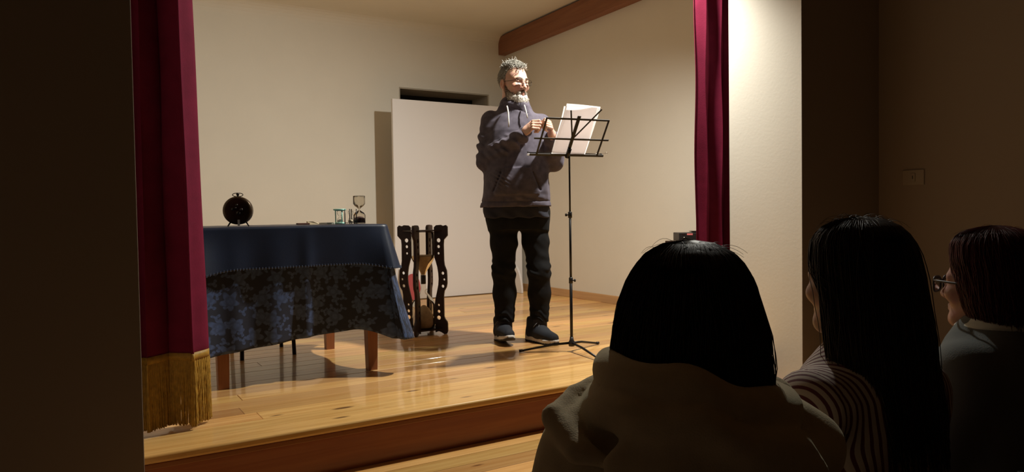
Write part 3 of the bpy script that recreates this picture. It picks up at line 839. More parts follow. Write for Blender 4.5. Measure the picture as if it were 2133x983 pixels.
for fx, fy in feetw:
    dx, dy = fx - 2.44, fy - 3.33
    lx, ly = dx * math.cos(YAW) - dy * math.sin(YAW), dx * math.sin(YAW) + dy * math.cos(YAW)
    lx, ly = lx * .99, ly * .99
    lg = tubes('leg', [([(lx * .05, ly * .05, .05), (lx * .35, ly * .35, .042), (lx * .97, ly * .97, .0085)], [.0075, .0068, .006])], M['black_metal'], ms, 8)
    tubes('foot_cap', [([(lx * .93, ly * .93, .011), (lx, ly, .0085)], [.0078, .0085])], M['black_plastic'], lg, 10)
    wires.append((lx * .98, ly * .98, .0045))
tubes('tie_wire', [([w_, (0, 0, .006)], .0008) for w_ in wires], M['steel'], ms, 4)
# desk: bars run along b, plane leans towards the camera at the top
ab = math.radians(23)
bdir = np.array([math.cos(ab), math.sin(ab), 0.0]); back = np.array([math.sin(ab), -math.cos(ab), 0.0])
lean = math.radians(37)
udir = np.array([0, 0, 1.0]) * math.cos(lean) + back * math.sin(lean)
nfar = np.cross(bdir, udir); nfar = nfar if nfar[1] > 0 else -nfar      # side facing the reader
D0 = np.array([-.012, .0, 1.125])
def D(a, b, c=0): return D0 + bdir * a + udir * b + nfar * c
def flat_bar(name, a, b, wid, th, parent, mat='black_metal'):
    """flat steel strip from (a) to (b) in desk coordinates"""
    p, q = np.array(a), np.array(b); d = (q - p); d = d / np.linalg.norm(d); e = np.array([-d[1], d[0]]) * wid / 2
    c4 = [p - e, q - e, q + e, p + e]
    V = [D(*c, c=-th / 2) for c in c4] + [D(*c, c=th / 2) for c in c4]
    Fc = [(0, 3, 2, 1), (4, 5, 6, 7), (0, 1, 5, 4), (1, 2, 6, 5), (2, 3, 7, 6), (3, 0, 4, 7)]
    return ob(name, mesh_np(name, V, Fc, False), M[mat], parent)
flat_bar('bottom_bar', (-.235, .0), (.235, .0), .013, .005, ms)
flat_bar('middle_bar', (-.235, .105), (.235, .105), .010, .004, ms)
flat_bar('top_bar', (-.195, .232), (.195, .232), .010, .004, ms)
flat_bar('side_bar', (-.193, .0), (-.193, .235), .010, .004, ms)
flat_bar('side_bar', (.193, .0), (.193, .235), .010, .004, ms)
flat_bar('spine', (.0, -.01), (.0, .252), .019, .006, ms)
flat_bar('page_arm', (.0, .105), (-.062, .285), .008, .003, ms)
flat_bar('page_arm', (.0, .105), (.125, .30), .008, .003, ms)
tubes('ledge', [([D(-.235, -.003, .0), D(-.235, -.003, .03)], .004), ([D(.235, -.003, .0), D(.235, -.003, .03)], .004), ([D(-.235, -.006, .03), D(.235, -.006, .03)], .003)], M['black_metal'], ms, 6)
tubes('ledge_tip', [([D(-.247, -.003, .004), D(-.232, -.003, .004)], .006)], M['paper'], ms, 8)
tubes('bracket', [([D(0, -.012, -.004), D(0, .045, -.006)], .012)], M['black_plastic'], ms, 10)
tubes('page_wire', [([D(.15, .004, .01), D(.26, .012, .012)], .0012), ([D(.26 + .006 * math.cos(a), .012 + .006 * math.sin(a), .012) for a in [2 * PI * i / 12 for i in range(13)]], .0012)], M['steel'], ms, 5)
# pages
pg = thing('sheet_stack', 'stack of white printed sheets leaning on the music stand', 'papers', (2.44, 3.33, 0), -YAW)
for i in range(3):
    V, Fc = [], []; nx_, ny_ = 8, 10
    sh, rot, dy = rnd.uniform(-.006, .006) + .012, rnd.uniform(-.03, .03), rnd.uniform(0, .004)
    if i == 2: rot, dy = -.035, .008
    for c0 in (0,):
        for b_ in range(ny_ + 1):
            for a_ in range(nx_ + 1):
                a = (a_ / nx_ - .5) * .21; b = b_ / ny_ * .297
                a2 = a * math.cos(rot) - b * math.sin(rot) + sh; b2 = a * math.sin(rot) + b * math.cos(rot) + dy
                bend = .006 * math.sin(a * 12 + i) * (b / .297) + (.010 * max(0, (b - .2) / .1) ** 2)
                V.append(D(a2, b2 + .004, .006 + i * .0025 + bend + c0))
    W = nx_ + 1; H = (nx_ + 1) * (ny_ + 1)
    for b_ in range(ny_):
        for a_ in range(nx_):
            q = b_ * W + a_; Fc.append((q, q + 1, q + W + 1, q + W))
    ob('sheet', mesh_np('sheet', V, Fc), M['paper'], pg)

# ================================================================== black device behind the right curtain
sd = thing('side_cabinet', 'low dark cabinet behind the right curtain carrying the black player', 'cabinet', (3.86, 3.66, 0))
box('body', (-.16, .16, -.2, .2, .05, .56), M['black_plastic'], sd, bev=.004)
box('top', (-.17, .17, -.215, .215, .56, .585), M['hg_wood'], sd, bev=.003)
for sx in (-1, 1):
    for sy in (-1, 1): box('leg', (sx * .14 - .015, sx * .14 + .015, sy * .18 - .015, sy * .18 + .015, 0, .05), M['black_plastic'], sd)
dv = thing('audio_player', 'black audio box with a red panel light peeking past the right curtain', 'audio player', (3.76, 3.66, .585), -YAW)
box('case', (-.125, .15, -.09, .09, .005, .062), M['black_plastic'], dv, bev=.004)
for sx in (-.1, .13):
    for sy in (-.07, .07): box('foot', (sx - .01, sx + .01, sy - .01, sy + .01, 0, .006), M['black_plastic'], dv)
box('display', (-.07, -.03, -.0915, -.0895, .046, .058), M['red_led'], dv)
box('badge', (-.105, -.083, -.0915, -.0895, .051, .054), M['steel'], dv)
lathe('dial', [(0, 0), (.004, 0), (.004, .003), (0, .004)], M['steel'], dv, 12, loc=(-.09, -.09, .03), rot=(PI / 2, 0, 0))
pl = lathe('round_tray', [(.0, 0), (.05, 0), (.075, .006), (.074, .009), (.05, .003), (0, .003)], M['black_plastic'], None, 32)
pl.location = (3.80, 3.64, .648); tag(pl, 'small dark round dish lying on top of the black audio box', 'dish')

# ================================================================== PEOPLE
def skin_mat(name, base):
    m, nt, p = new_mat(name)
    at = N(nt, 'ShaderNodeAttribute'); at.attribute_name = 'tint'
    nz = N(nt, 'ShaderNodeTexNoise'); nz.inputs['Scale'].default_value = 60; nz.inputs['Detail'].default_value = 4
    tc = N(nt, 'ShaderNodeTexCoord'); L(nt, tc.outputs['Object'], nz.inputs['Vector'])
    mx = N(nt, 'ShaderNodeMixRGB', blend='MULTIPLY'); mx.inputs[0].default_value = 0.35
    L(nt, at.outputs['Color'], mx.inputs[1]); L(nt, nz.outputs['Color'], mx.inputs[2])
    L(nt, mx.outputs[0], p.inputs['Base Color'])
    p.inputs['Roughness'].default_value = 0.42
    p.inputs['Subsurface Weight'].default_value = 0.12
    p.inputs['Subsurface Radius'].default_value = (.012, .005, .003)
    b = N(nt, 'ShaderNodeBump'); b.inputs['Strength'].default_value = .15; b.inputs['Distance'].default_value = .001
    n2 = N(nt, 'ShaderNodeTexNoise'); n2.inputs['Scale'].default_value = 500; L(nt, tc.outputs['Object'], n2.inputs['Vector'])
    L(nt, n2.outputs['Fac'], b.inputs['Height']); L(nt, b.outputs['Normal'], p.inputs['Normal'])
    return m
M['skin'] = skin_mat('skin', (.6, .35, .25))
M['hoodie'] = simple('slate_fleece', (.105, .092, .118), .9, spec=.15, bump=.5, bscale=420, sheen=.25, var=.22, vscale=28)
M['hoodie_dark'] = simple('dark_fleece', (.022, .019, .026), .9, spec=.15, bump=.4, bscale=420)
M['tee'] = simple('navy_jersey', (.020, .020, .032), .9, bump=.3, bscale=500)
M['jeans'] = simple('black_denim', (.0085, .0085, .0095), .85, spec=.2, bump=.5, bscale=700, var=.35, vscale=22)
M['shoe'] = simple('navy_knit', (.006, .008, .015), .75, bump=.7, bscale=900)
M['sole'] = simple('off_white_sole', (.66, .61, .56), .55, var=.06, vscale=40)
M['tread'] = simple('dark_tread', (.03, .028, .027), .7)
M['lace'] = simple('grey_lace', (.16, .16, .17), .8)
M['cord'] = simple('white_cord', (.72, .68, .62), .8)
M['hair_grey'] = simple('grey_hair', (.34, .32, .28), .45, spec=.4, var=.45, vscale=120)
M['hair_side'] = simple('dark_grey_hair', (.15, .135, .115), .5, spec=.4, var=.5, vscale=140)
M['beard_w'] = simple('white_beard', (.58, .54, .48), .5, spec=.35, var=.3, vscale=160)
M['beard_d'] = simple('brown_beard', (.15, .105, .075), .55, spec=.3, var=.4, vscale=160)
M['specs'] = simple('dark_spectacle_frame', (.02, .014, .012), .3, metal=.5)
M['lens'] = glass('spectacle_lens', (.95, .95, .95), .18)
M['eye'] = simple('eye_white', (.55, .5, .47), .2)
M['iris'] = simple('dark_iris', (.03, .02, .012), .15)
M['hair_black'] = simple('black_hair', (.016, .009, .007), .48, spec=.35, var=.4, vscale=150)
M['hair_brown'] = simple('dark_brown_hair', (.026, .014, .008), .48, spec=.35, var=.4, vscale=150)
M['hair_red'] = simple('dark_red_hair', (.075, .010, .010), .5, spec=.35, var=.4, vscale=150)
M['coat'] = simple('beige_wool', (.56, .46, .31), .92, spec=.1, bump=.5, bscale=350, sheen=.3, var=.06, vscale=30)
M['knit'] = simple('grey_knit', (.16, .17, .165), .92, spec=.1, bump=.6, bscale=300)
M['collar'] = simple('white_collar', (.72, .74, .66), .8)
M['pants'] = simple('dark_trousers', (.02, .02, .024), .85)
M['chair_wood'] = wood('chair_wood', (.20, .08, .03), (.3, .14, .055), (.1, .03, .01), .4, 0, 'Z', objvar=.05, knots=.05)
def stripes():
    m, nt, p = new_mat('red_white_stripes')
    tc = N(nt, 'ShaderNodeTexCoord')
    sp = N(nt, 'ShaderNodeSeparateXYZ'); L(nt, tc.outputs['Object'], sp.inputs[0])
    ax = N(nt, 'ShaderNodeMath', op='ABSOLUTE'); L(nt, sp.outputs[0], ax.inputs[0])
    a = N(nt, 'ShaderNodeMath', op='MULTIPLY'); a.inputs[1].default_value = 1.0; L(nt, ax.outputs[0], a.inputs[0])
    b = N(nt, 'ShaderNodeMath', op='MULTIPLY_ADD'); b.inputs[1].default_value = .25; L(nt, sp.outputs[1], b.inputs[0]); L(nt, a.outputs[0], b.inputs[2])
    s = N(nt, 'ShaderNodeMath', op='MULTIPLY'); s.inputs[1].default_value = 2 * PI / .0125; L(nt, b.outputs[0], s.inputs[0])
    sn = N(nt, 'ShaderNodeMath', op='SINE'); L(nt, s.outputs[0], sn.inputs[0])
    r = N(nt, 'ShaderNodeMapRange'); r.inputs[1].default_value = .1; r.inputs[2].default_value = .4; L(nt, sn.outputs[0], r.inputs[0])
    mx = N(nt, 'ShaderNodeMixRGB'); mx.inputs[1].default_value = (.50, .42, .36, 1); mx.inputs[2].default_value = (.11, .022, .025, 1)
    L(nt, r.outputs[0], mx.inputs[0]); L(nt, mx.outputs[0], p.inputs['Base Color']); p.inputs['Roughness'].default_value = .85
    return m
M['stripe'] = stripes()

def head_sdf(P, fem=False):
    P = P.copy(); Q = P.copy(); Q[:, 0] = np.abs(Q[:, 0])      # symmetric
    d = s_ell(P, (0, .014, .038), (.077, .098, .084))
    d = smin(d, s_ell(P, (0, -.020, -.004), (.066, .070, .085)), .03)
    d = smin(d, s_cone(P, (0, -.035, -.03), (0, -.058, -.088), .054, .034), .03)
    d = smin(d, s_cone(Q, (.050, .012, -.045), (.028, -.055, -.096), .021, .022), .025)    # jaw line
    d = smin(d, s_sph(P, (0, -.080, -.104), .017), .02)                                    # chin
    d = smin(d, s_ell(Q, (.043, -.062, -.026), (.024, .024, .021)), .02)                   # cheek bones
    d = smin(d, s_cone(Q, (.012, -.087, .022), (.046, -.070, .020), .009, .010), .016)     # brow
    d = smax(d, -s_ell(Q, (.032, -.100, .002), (.020, .019, .0125)), .012)                 # eye sockets
    d = smin(d, s_ell(Q, (.032, -.0735, .008), (.0165, .0150, .0085)), .003)               # upper lids
    d = smin(d, s_ell(Q, (.032, -.0735, -.0075), (.0155, .0135, .0065)), .003)             # lower lids
    d = smin(d, s_cone(P, (0, -.086, .016), (0, -.108, -.028), .0085, .0105), .010)        # nose bridge
    d = smin(d, s_sph(P, (0, -.110, -.032), .0110), .008)
    d = smin(d, s_ell(Q, (.0125, -.098, -.036), (.0075, .012, .0085)), .006)               # wings
    d = smax(d, -s_sph(Q, (.0065, -.104, -.0445), .0035), .004)
    d = smin(d, s_cone(Q, (0, -.0955, -.0625), (.019, -.086, -.067), .0058, .0035), .005)  # lips
    d = smin(d, s_cone(Q, (0, -.0945, -.0735), (.017, -.086, -.070), .0066, .0035), .005)
    d = smax(d, -s_cone(Q, (0, -.1030, -.0680), (.020, -.0915, -.0685), .0016, .0012), .003)
    ear = s_ell(Q, (.081, .016, -.008), (.0085, .019, .030))
    ear = smax(ear, -s_ell(Q, (.089, .010, -.004), (.006, .010, .018)), .005)
    ear = smin(ear, s_sph(Q, (.078, .006, -.034), .008), .01)
    d = smin(d, ear, .006)
    d = smin(d, s_cone(P, (0, .020, -.05), (0, .035, -.21), .056 - .008 * fem, .060 - .008 * fem), .03)   # neck
    return d
def tint_attr(me, cols):
    a = me.attributes.new('tint', 'FLOAT_COLOR', 'POINT')
    a.data.foreach_set('color', np.concatenate([cols, np.ones((len(cols), 1))], 1).astype(np.float32).ravel())
def head_tint(v, base):
    c = np.tile(np.array(base), (len(v), 1))
    Q = v.copy(); Q[:, 0] = np.abs(Q[:, 0])
    def blob(cen, r, col, k):
        nonlocal c
        wgt = np.clip(1 - np.linalg.norm((Q - np.array(cen)) / np.array(r), axis=1), 0, 1)[:, None] ** .7 * k
        c = c * (1 - wgt) + np.array(col) * wgt
    blob((.043, -.08, -.03), (.035, .04, .03), (base[0] * .95, base[1] * .66, base[2] * .62), .7)
    blob((0, -.112, -.03), (.018, .02, .02), (base[0] * .95, base[1] * .62, base[2] * .58), .6)
    blob((.01, -.097, -.068), (.022, .016, .012), (base[0] * .7, base[1] * .42, base[2] * .42), .9)
    blob((.08, .016, -.008), (.03, .03, .04), (base[0] * .95, base[1] * .65, base[2] * .6), .6)
    return c
def rotz(v, a):
    c, s = math.cos(a), math.sin(a); v = np.asarray(v)
    return np.stack([v[..., 0] * c - v[..., 1] * s, v[..., 0] * s + v[..., 1] * c, v[..., 2]], -1)
def rotx(v, a):
    c, s = math.cos(a), math.sin(a); v = np.asarray(v)
    return np.stack([v[..., 0], v[..., 1] * c - v[..., 2] * s, v[..., 1] * s + v[..., 2] * c], -1)

# a loosely closed hand, palm centre at the origin, fingers along +x then curling towards -z, back of hand +z
def hand_sdf(P, curl=1.0, spread=.0):
    d = s_ell(P, (-.005, 0, 0), (.045, .040, .0155))
    d = smin(d, s_cone(P, (-.085, 0, .0), (-.035, 0, 0), .027, .025), .02)
    for i, (y, ln, r) in enumerate([(.030, .039, .0088), (.0105, .044, .0092), (-.0095, .041, .0088), (-.0285, .033, .0078)]):
        a = .55 * curl + .06 * i; p = np.array([.033, y, .003]); pts = [p]; rr = [r * 1.12]
        for k, f in enumerate((1.0, .72, .55)):
            p = p + ln * f * np.array([math.cos(a), spread * y * 3, -math.sin(a)]); pts.append(p); rr.append(r * (1 - .08 * (k + 1)))
            a += (1.25 * curl if k == 0 else 1.0 * curl)
        d = smin(d, s_chain(P, [tuple(q) for q in pts], rr, .003), .005)
    d = smin(d, s_chain(P, [(-.03, .030, -.006), (.005, .052, -.016), (.032, .046, -.030), (.050, .028, -.036)], [.0155, .0125, .0105, .009], .006), .010)
    return d
def hand_xf(origin, fx, back):
    """fx: direction wrist->knuckles, back: back-of-hand direction"""
    x = np.array(fx, float); x /= np.linalg.norm(x)
    z = np.array(back, float); z -= x * (x @ z); z /= np.linalg.norm(z); y = np.cross(z, x)
    R_ = np.stack([x, y, z]); o_ = np.array(origin)
    return lambda v: np.asarray(v) @ R_ + o_

# ------------------------------------------------------------------ the man on the stage
man = thing('person', 'bearded man in a slate hooded sweatshirt standing at the music stand', 'person', (2.38, 3.76, 0), -YAW)
HC = np.array([-.032, .0, 1.595]); HYAW, HPIT = math.radians(40), math.radians(4)
def hx(v): return rotz(rotx(np.asarray(v) * .97, HPIT), HYAW) + HC
hv, hf = surf_nets(head_sdf, (-.105, -.135, -.215), (.105, .13, .135), .0027)
base = (.78, .46, .34)
ht = head_tint(hv, base)
def wrist(c): return c
hands = []
for org, fx, bk, mir in (((.052, -.258, 1.290), (.68, -.58, .45), (-.60, -.55, .45), 1), ((.180, -.245, 1.280), (-.14, -.70, .68), (.45, -.45, .55), -1)):
    vv, ff = surf_nets(lambda P: hand_sdf(P, 1.3), (-.11, -.06, -.10), (.11, .075, .04), .0027)
    if mir < 0:
        vv = vv * np.array([1, -1, 1]); ff = [q[::-1] for q in ff]
    hands.append((hand_xf(org, fx, bk)(vv), ff))
# torso and limbs under the clothes, joined smoothly to the neck
def torso_sdf(P):
    d = s_loft(P, [(.82, -.03, 0, .15, .10), (1.0, -.03, -.01, .16, .11), (1.2, -.02, 0, .16, .105), (1.34, -.02, .01, .16, .085), (1.40, -.025, .01, .10, .07), (1.47, -.03, .01, .052, .052)])
    d = smin(d, s_chain(P, [(-.16, .02, 1.36), (-.185, -.025, 1.13), (.022, -.222, 1.262)], [.052, .042, .030]), .03)
    d = smin(d, s_chain(P, [(.11, .03, 1.345), (.19, .01, 1.13), (.188, -.19, 1.242)], [.052, .042, .030]), .03)
    for sx, hxk in ((-.105, -.11), (.075, .106)):
        d = smin(d, s_chain(P, [(sx, .01, .84), (hxk, -.005, .45), (hxk, .01, .08)], [.085, .052, .036]), .04)
    return d
tv, tf = surf_nets(torso_sdf, (-.28, -.28, .03), (.28, .16, 1.52), .011)
v, f = join_np([(hx(hv), hf), hands[0], hands[1], (tv, tf)])
me = mesh_np('body', v, f)
tint_attr(me, np.concatenate([ht] + [np.tile(np.array([.80, .48, .36]), (len(q[0]), 1)) for q in hands] + [np.tile(np.array(base), (len(tv), 1))]))
ob('body', me, M['skin'], man)
# eyes
for s in (-1, 1):
    bm = bmesh.new(); bmesh.ops.create_uvsphere(bm, u_segments=20, v_segments=14, radius=.0118)
    em = bm_mesh('eye', bm, True); em.materials.append(M['eye']); em.materials.append(M['iris'])
    for p_ in em.polygons:
        if p_.center.y < -.0088: p_.material_index = 1
    em.transform(Matrix.Rotation(.0, 4, 'Z'))
    vv = np.array([q.co[:] for q in em.vertices]) + np.array([s * .032, -.0735, .0005])
    vv = hx(vv)
    for q, c in zip(em.vertices, vv): q.co = c
    ob('eye', em, None, man)
# hair: curls
def curls(n, sampler, ln, r, rad, turns, seed, m=9):
    g = np.random.default_rng(seed); S = np.zeros((n, m, 3))
    for i in range(n):
        p, nrm, flow = sampler(g)
        nrm = nrm / np.linalg.norm(nrm); flow = flow - nrm * (flow @ nrm) * .9; flow /= np.linalg.norm(flow) + 1e-9
        sid = np.cross(nrm, flow); l_ = ln * g.uniform(.6, 1.2); ph = g.uniform(0, 6.28); tn = turns * g.uniform(.7, 1.3)
        for k in range(m):
            s = k / (m - 1)
            S[i, k] = p + flow * l_ * s + nrm * (rad * (1 - math.cos(tn * s * 6.28)) + .004 * s) + sid * rad * math.sin(tn * s * 6.28 + ph) * s
    return strands_np(S, r, r * .5, 3)
def on_skull(th, ph):
    """th: angle from the crown, ph: azimuth, 0 = face (-y)"""
    nrm = np.array([math.sin(th) * math.sin(ph), -math.sin(th) * math.cos(ph), math.cos(th)])
    r = np.array([.077, .098, .084])
    p = nrm * r * 1.0 + np.array([0, .014, .038])
    return p, nrm / r
def samp_top(g):
    while True:
        th = g.uniform(0, .95); ph = g.uniform(-PI, PI)
        p, n_ = on_skull(th, ph)
        # receding temples: keep a central forelock and everything behind
        if p[1] < -.035 and abs(p[0]) > .030: continue
        if p[1] < -.066: continue
        return p - n_ / np.linalg.norm(n_) * .002, n_, np.array([g.normal(0, .5), -.5 + g.normal(0, .5), .6])
def samp_side(g):
    while True:
        th = g.uniform(.75, 2.15); ph = g.choice([-1, 1]) * g.uniform(1.25, PI)
        p, n_ = on_skull(th, ph)
        if p[2] < -.055 or (p[1] < .008 and p[2] < .0): continue
        if p[1] < -.035: continue
        return p - n_ / np.linalg.norm(n_) * .002, n_, np.array([0, .8, -.6]) + g.normal(0, .3, 3)
v1, f1 = curls(1300, samp_top, .040, .0022, .0085, 1.35, 3, 11)
v2, f2 = curls(1900, samp_side, .022, .0014, .0032, .9, 4)
def cap_sdf(P):
    d = s_ell(P, (0, .016, .039), (.0795, .1005, .0865))
    Q = P.copy(); Q[:, 0] = np.abs(Q[:, 0])
    cut = np.maximum(-.062 - P[:, 1], -1) * 0 + (-.02 - P[:, 1] - .9 * (P[:, 2] - .085) * 0)
    # face opening: plane leaning back, temples recede
    face = -(P[:, 1] + .048) + np.where(np.abs(P[:, 0]) > .03, .022, 0) - .35 * (P[:, 2] - .08)
    d = smax(d, face, .01)
    low = -(P[:, 2] + .045) - .3 * (P[:, 1] - .06)
    d = smax(d, low, .01)
    ear = s_ell(Q, (.085, .012, -.015), (.02, .024, .036))
    d = smax(d, -ear, .006)
    return d + .0016 * wob(P, 300) + .0012 * wob(P, 520, 2)
cv, cf = surf_nets(cap_sdf, (-.095, -.09, -.06), (.095, .13, .14), .0032)
v, f = join_np([(v1, f1), (v2, f2), (cv, cf)])
hm = mesh_np('hair', hx(v), f); hm.materials.append(M['hair_grey'])
ob('hair', hm, None, man)['label'] = 'short curly grey hair receding at the temples'
# beard: a shaped mass and short strands, white on the chin and darker along the cheeks
def beard_sdf(P):
    Q = P.copy(); Q[:, 0] = np.abs(Q[:, 0])
    d = s_ell(P, (0, -.066, -.108), (.046, .036, .040))
    d = smin(d, s_cone(Q, (.060, -.002, -.030), (.050, -.030, -.090), .016, .024), .015)
    d = smin(d, s_cone(Q, (.045, -.045, -.085), (.022, -.076, -.100), .024, .024), .015)
    d = smin(d, s_cone(Q, (.004, -.099, -.0535), (.028, -.086, -.068), .0062, .0075), .006)
    d = smin(d, s_cone(Q, (.028, -.086, -.068), (.024, -.082, -.092), .009, .013), .01)
    d = smax(d, -s_ell(P, (0, -.106, -.0685), (.019, .014, .0062)), .004)
    return d + .0018 * wob(P, 260, 1.0) + .0012 * wob(P, 480, 3)
bv, bf = surf_nets(beard_sdf, (-.09, -.125, -.165), (.09, .03, -.01), .0028)
g = np.random.default_rng(8)
pick = g.integers(0, len(bv), 1500); S = np.zeros((1500, 6, 3))
for i, k in enumerate(pick):
    p = bv[k]; o_ = p - np.array([0, -.03, -.07]); o_ /= np.linalg.norm(o_)
    dr_ = o_ * .35 + np.array([0, -.15, -1.0]) + g.normal(0, .28, 3); dr_ /= np.linalg.norm(dr_)
    ln_ = g.uniform(.006, .016) * (1.2 if p[2] < -.08 else .6)
    for j in range(6): S[i, j] = p - o_ * .001 + dr_ * ln_ * j / 5 + o_ * .002 * math.sin(j * 1.1 + i)
v_, f_ = strands_np(S, .0011, .0005, 3)
v, f = join_np([(bv, bf), (v_, f_)])
bmh = mesh_np('beard', v, f); bmh.materials.append(M['beard_w']); bmh.materials.append(M['beard_d'])
va = np.array(v); idx = np.array([q[0] for q in f])
pc = va[idx]
jit_ = g.normal(0, .012, len(pc))
dark = (pc[:, 2] + jit_ > -.070) | ((np.abs(pc[:, 0]) > .048) & (pc[:, 1] + jit_ > -.035))
bmh.polygons.foreach_set('material_index', dark.astype(np.int32))
for q, c in zip(bmh.vertices, hx(v)): q.co = c
ob('beard', bmh, None, man)['label'] = 'full beard, white at the chin and darker on the cheeks'
# eyebrows
for s in (-1, 1):
    S = []
    for i in range(60):
        u = g.uniform(0, 1); p = np.array([s * (.012 + .036 * u), -.0985 + .017 * u ** 1.5 , .0235 + .004 * math.sin(u * 2.6) + g.uniform(-.003, .003)])
        S.append([p, p + np.array([s * .004, -.002, .001]), p + np.array([s * .009, .0005, .0])])
    v_, f_ = strands_np(hx(np.array(S)), .0009, .0004, 3)
    ob('eyebrow', mesh_np('eyebrow', v_, f_), M['beard_d'], man)
# spectacles
sp = []
def rrect(cx_, s):
    out = []
    for k in range(29):
        a = 2 * PI * k / 28; e = .45
        x = math.copysign(abs(math.cos(a)) ** e, math.cos(a)) * .0245; z = math.copysign(abs(math.sin(a)) ** e, math.sin(a)) * .0165
        xx = cx_ + x
        out.append((xx, -.1105 + 2.4 * xx * xx, .000 + z))
    return out
for s in (-1, 1): sp.append((hx(rrect(s * .034, s)), .0012))
sp.append((hx([(-.0095, -.1105, .004), (0, -.1125, .007), (.0095, -.1105, .004)]), .0013))
for s in (-1, 1): sp.append((hx([(s * .0585, -.1025, .008), (s * .072, -.090, .008), (s * .0795, -.03, .006), (s * .082, .012, .008), (s * .081, .03, -.008)]), .0015))
gl_ = tubes('glasses', sp, M['specs'], man, 6); gl_['label'] = 'thin dark rectangular spectacles'
for s in (-1, 1):
    q = rrect(s * .034, s)[:-1]; c = tuple(np.mean(np.array(q), 0))
    V = list(hx(np.array([c] + q))); n_ = len(q)
    ob('lens', mesh_np('lens', V, [(0, 1 + k, 1 + (k + 1) % n_) for k in range(n_)]), M['lens'], gl_)

# sweatshirt
def fold_noise(P):
    return .0035 * wob(P, 34, .4) + .0018 * wob(P, 75, 1.9)
def hoodie_sdf(P):
    x, y, z = P[:, 0], P[:, 1], P[:, 2]
    T = [(.838, -.030, -.01, .218, .158), (.87, -.030, -.012, .212, .158), (.93, -.028, -.02, .205, .165), (1.0, -.026, -.022, .200, .165), (1.1, -.024, -.018, .193, .155), (1.2, -.022, -.01, .188, .145), (1.3, -.022, .0, .188, .130), (1.36, -.022, .008, .175, .112), (1.40, -.024, .012, .140, .098), (1.44, -.026, .012, .092, .085), (1.47, -.028, .012, .075, .075)]
    body = s_loft(P, T, 2.3)
    # horizontal drag folds near the hem, soft diagonal ones from the shoulders
    front = np.clip(-y / .1, 0, 1)
    body = body - front * (.0035 * np.exp(-((z - .89) / .03) ** 2) * np.sin(z * 150 + 22 * x + 3 * np.sin(x * 13)) * (.5 + .5 * np.sin(x * 17 + 1)) + .004 * np.exp(-((z - 1.0) / .2) ** 2) * np.sin(42 * x - 30 * z + 2 * np.sin(z * 12)))
    # kangaroo pocket, standing proud, with slanted openings
    w_ = np.interp(z, [.905, .93, 1.03, 1.065], [.135, .14, .098, .085])
    pin = np.minimum(w_ - np.abs(x + .022), np.minimum(z - .905, 1.075 - z))
    body = body - np.where(y < 0, .009 * np.clip(pin / .006, 0, 1), 0)
    slit = np.abs(np.abs(x + .022) - w_) + np.where((z > .93) & (z < 1.05), 0, 1)
    body = body + np.where(y < 0, .010 * np.exp(-(slit / .006) ** 2), 0)
    # bunched cloth beside the left opening
    bl = np.exp(-((x + .125) ** 2 + ((z - 1.01) * .8) ** 2) / .0016) * np.where(y < 0, 1, 0)
    body = body - bl * (.010 + .007 * np.sin((x * .7 + z) * 260))
    la = s_chain(P, [(-.172, .02, 1.365), (-.205, -.025, 1.125), (.020, -.222, 1.262)], [.070, .064, .043], .02)
    t_ = (z - 1.1) / .28
    la = la - .0095 * np.sin(z * 95 + 30 * x + 18 * y + 2.2 * np.sin(x * 22)) * np.exp(-((z - 1.21) / .085) ** 2) - .0065 * np.sin(120 * (x + .9 * z)) * np.exp(-((x + .12) ** 2 + (z - 1.15) ** 2) / .012)
    ra = s_chain(P, [(.125, .03, 1.345), (.205, .01, 1.12), (.188, -.190, 1.242)], [.070, .063, .044], .02)
    ra = ra - .005 * np.sin(z * 90 - 25 * x + 2 * np.sin(y * 30)) * np.exp(-((z - 1.2) / .09) ** 2)
    d = smin(body, la, .025); d = smin(d, ra, .025)
    # funnel collar and folded hood
    col_ = s_torus(P, (-.030, .012, 1.428), .078, .029, .42, 1.0)
    col2 = s_torus(P, (-.030, .018, 1.460), .078, .017, .62, 1.0)
    hood = s_ell(P, (-.040, .105, 1.425), (.105, .060, .070))
    d = smin(d, col_, .022); d = smin(d, col2, .012); d = smin(d, hood, .03)
    # collar crossover crease
    d = d + .006 * np.exp(-((z - 1.437 + .45 * (x + .03)) / .005) ** 2) * np.where(y < -.03, 1, 0) * np.where((z > 1.40) & (z < 1.475), 1, 0)
    # cuffs and hem band
    d = d + .004 * np.exp(-((z - .872) / .003) ** 2)
    d = smax(d, -s_cone(P, (-.030, .006, 1.43), (-.030, .0, 1.56), .052, .064), .006)      # neck hole
    d = smax(d, .838 - z, .004)
    return d - fold_noise(P)
o = sdf_obj('hoodie', hoodie_sdf, (-.305, -.30, .825), (.30, .20, 1.535), .0058, M['hoodie'], man)
o['label'] = 'slate grey hooded sweatshirt with kangaroo pocket'
cords = []
cords.append(([(-.075, -.088, 1.445), (-.072, -.112, 1.43), (-.068, -.135, 1.40), (-.066, -.148, 1.35), (-.066, -.152, 1.312)], .0042))
cords.append(([(.030, -.082, 1.45), (.034, -.108, 1.43), (.040, -.130, 1.40), (.046, -.142, 1.365)], .0036))
tubes('drawstring', cords[:1], M['cord'], man, 8); tubes('drawstring', cords[1:], M['cord'], man, 8)
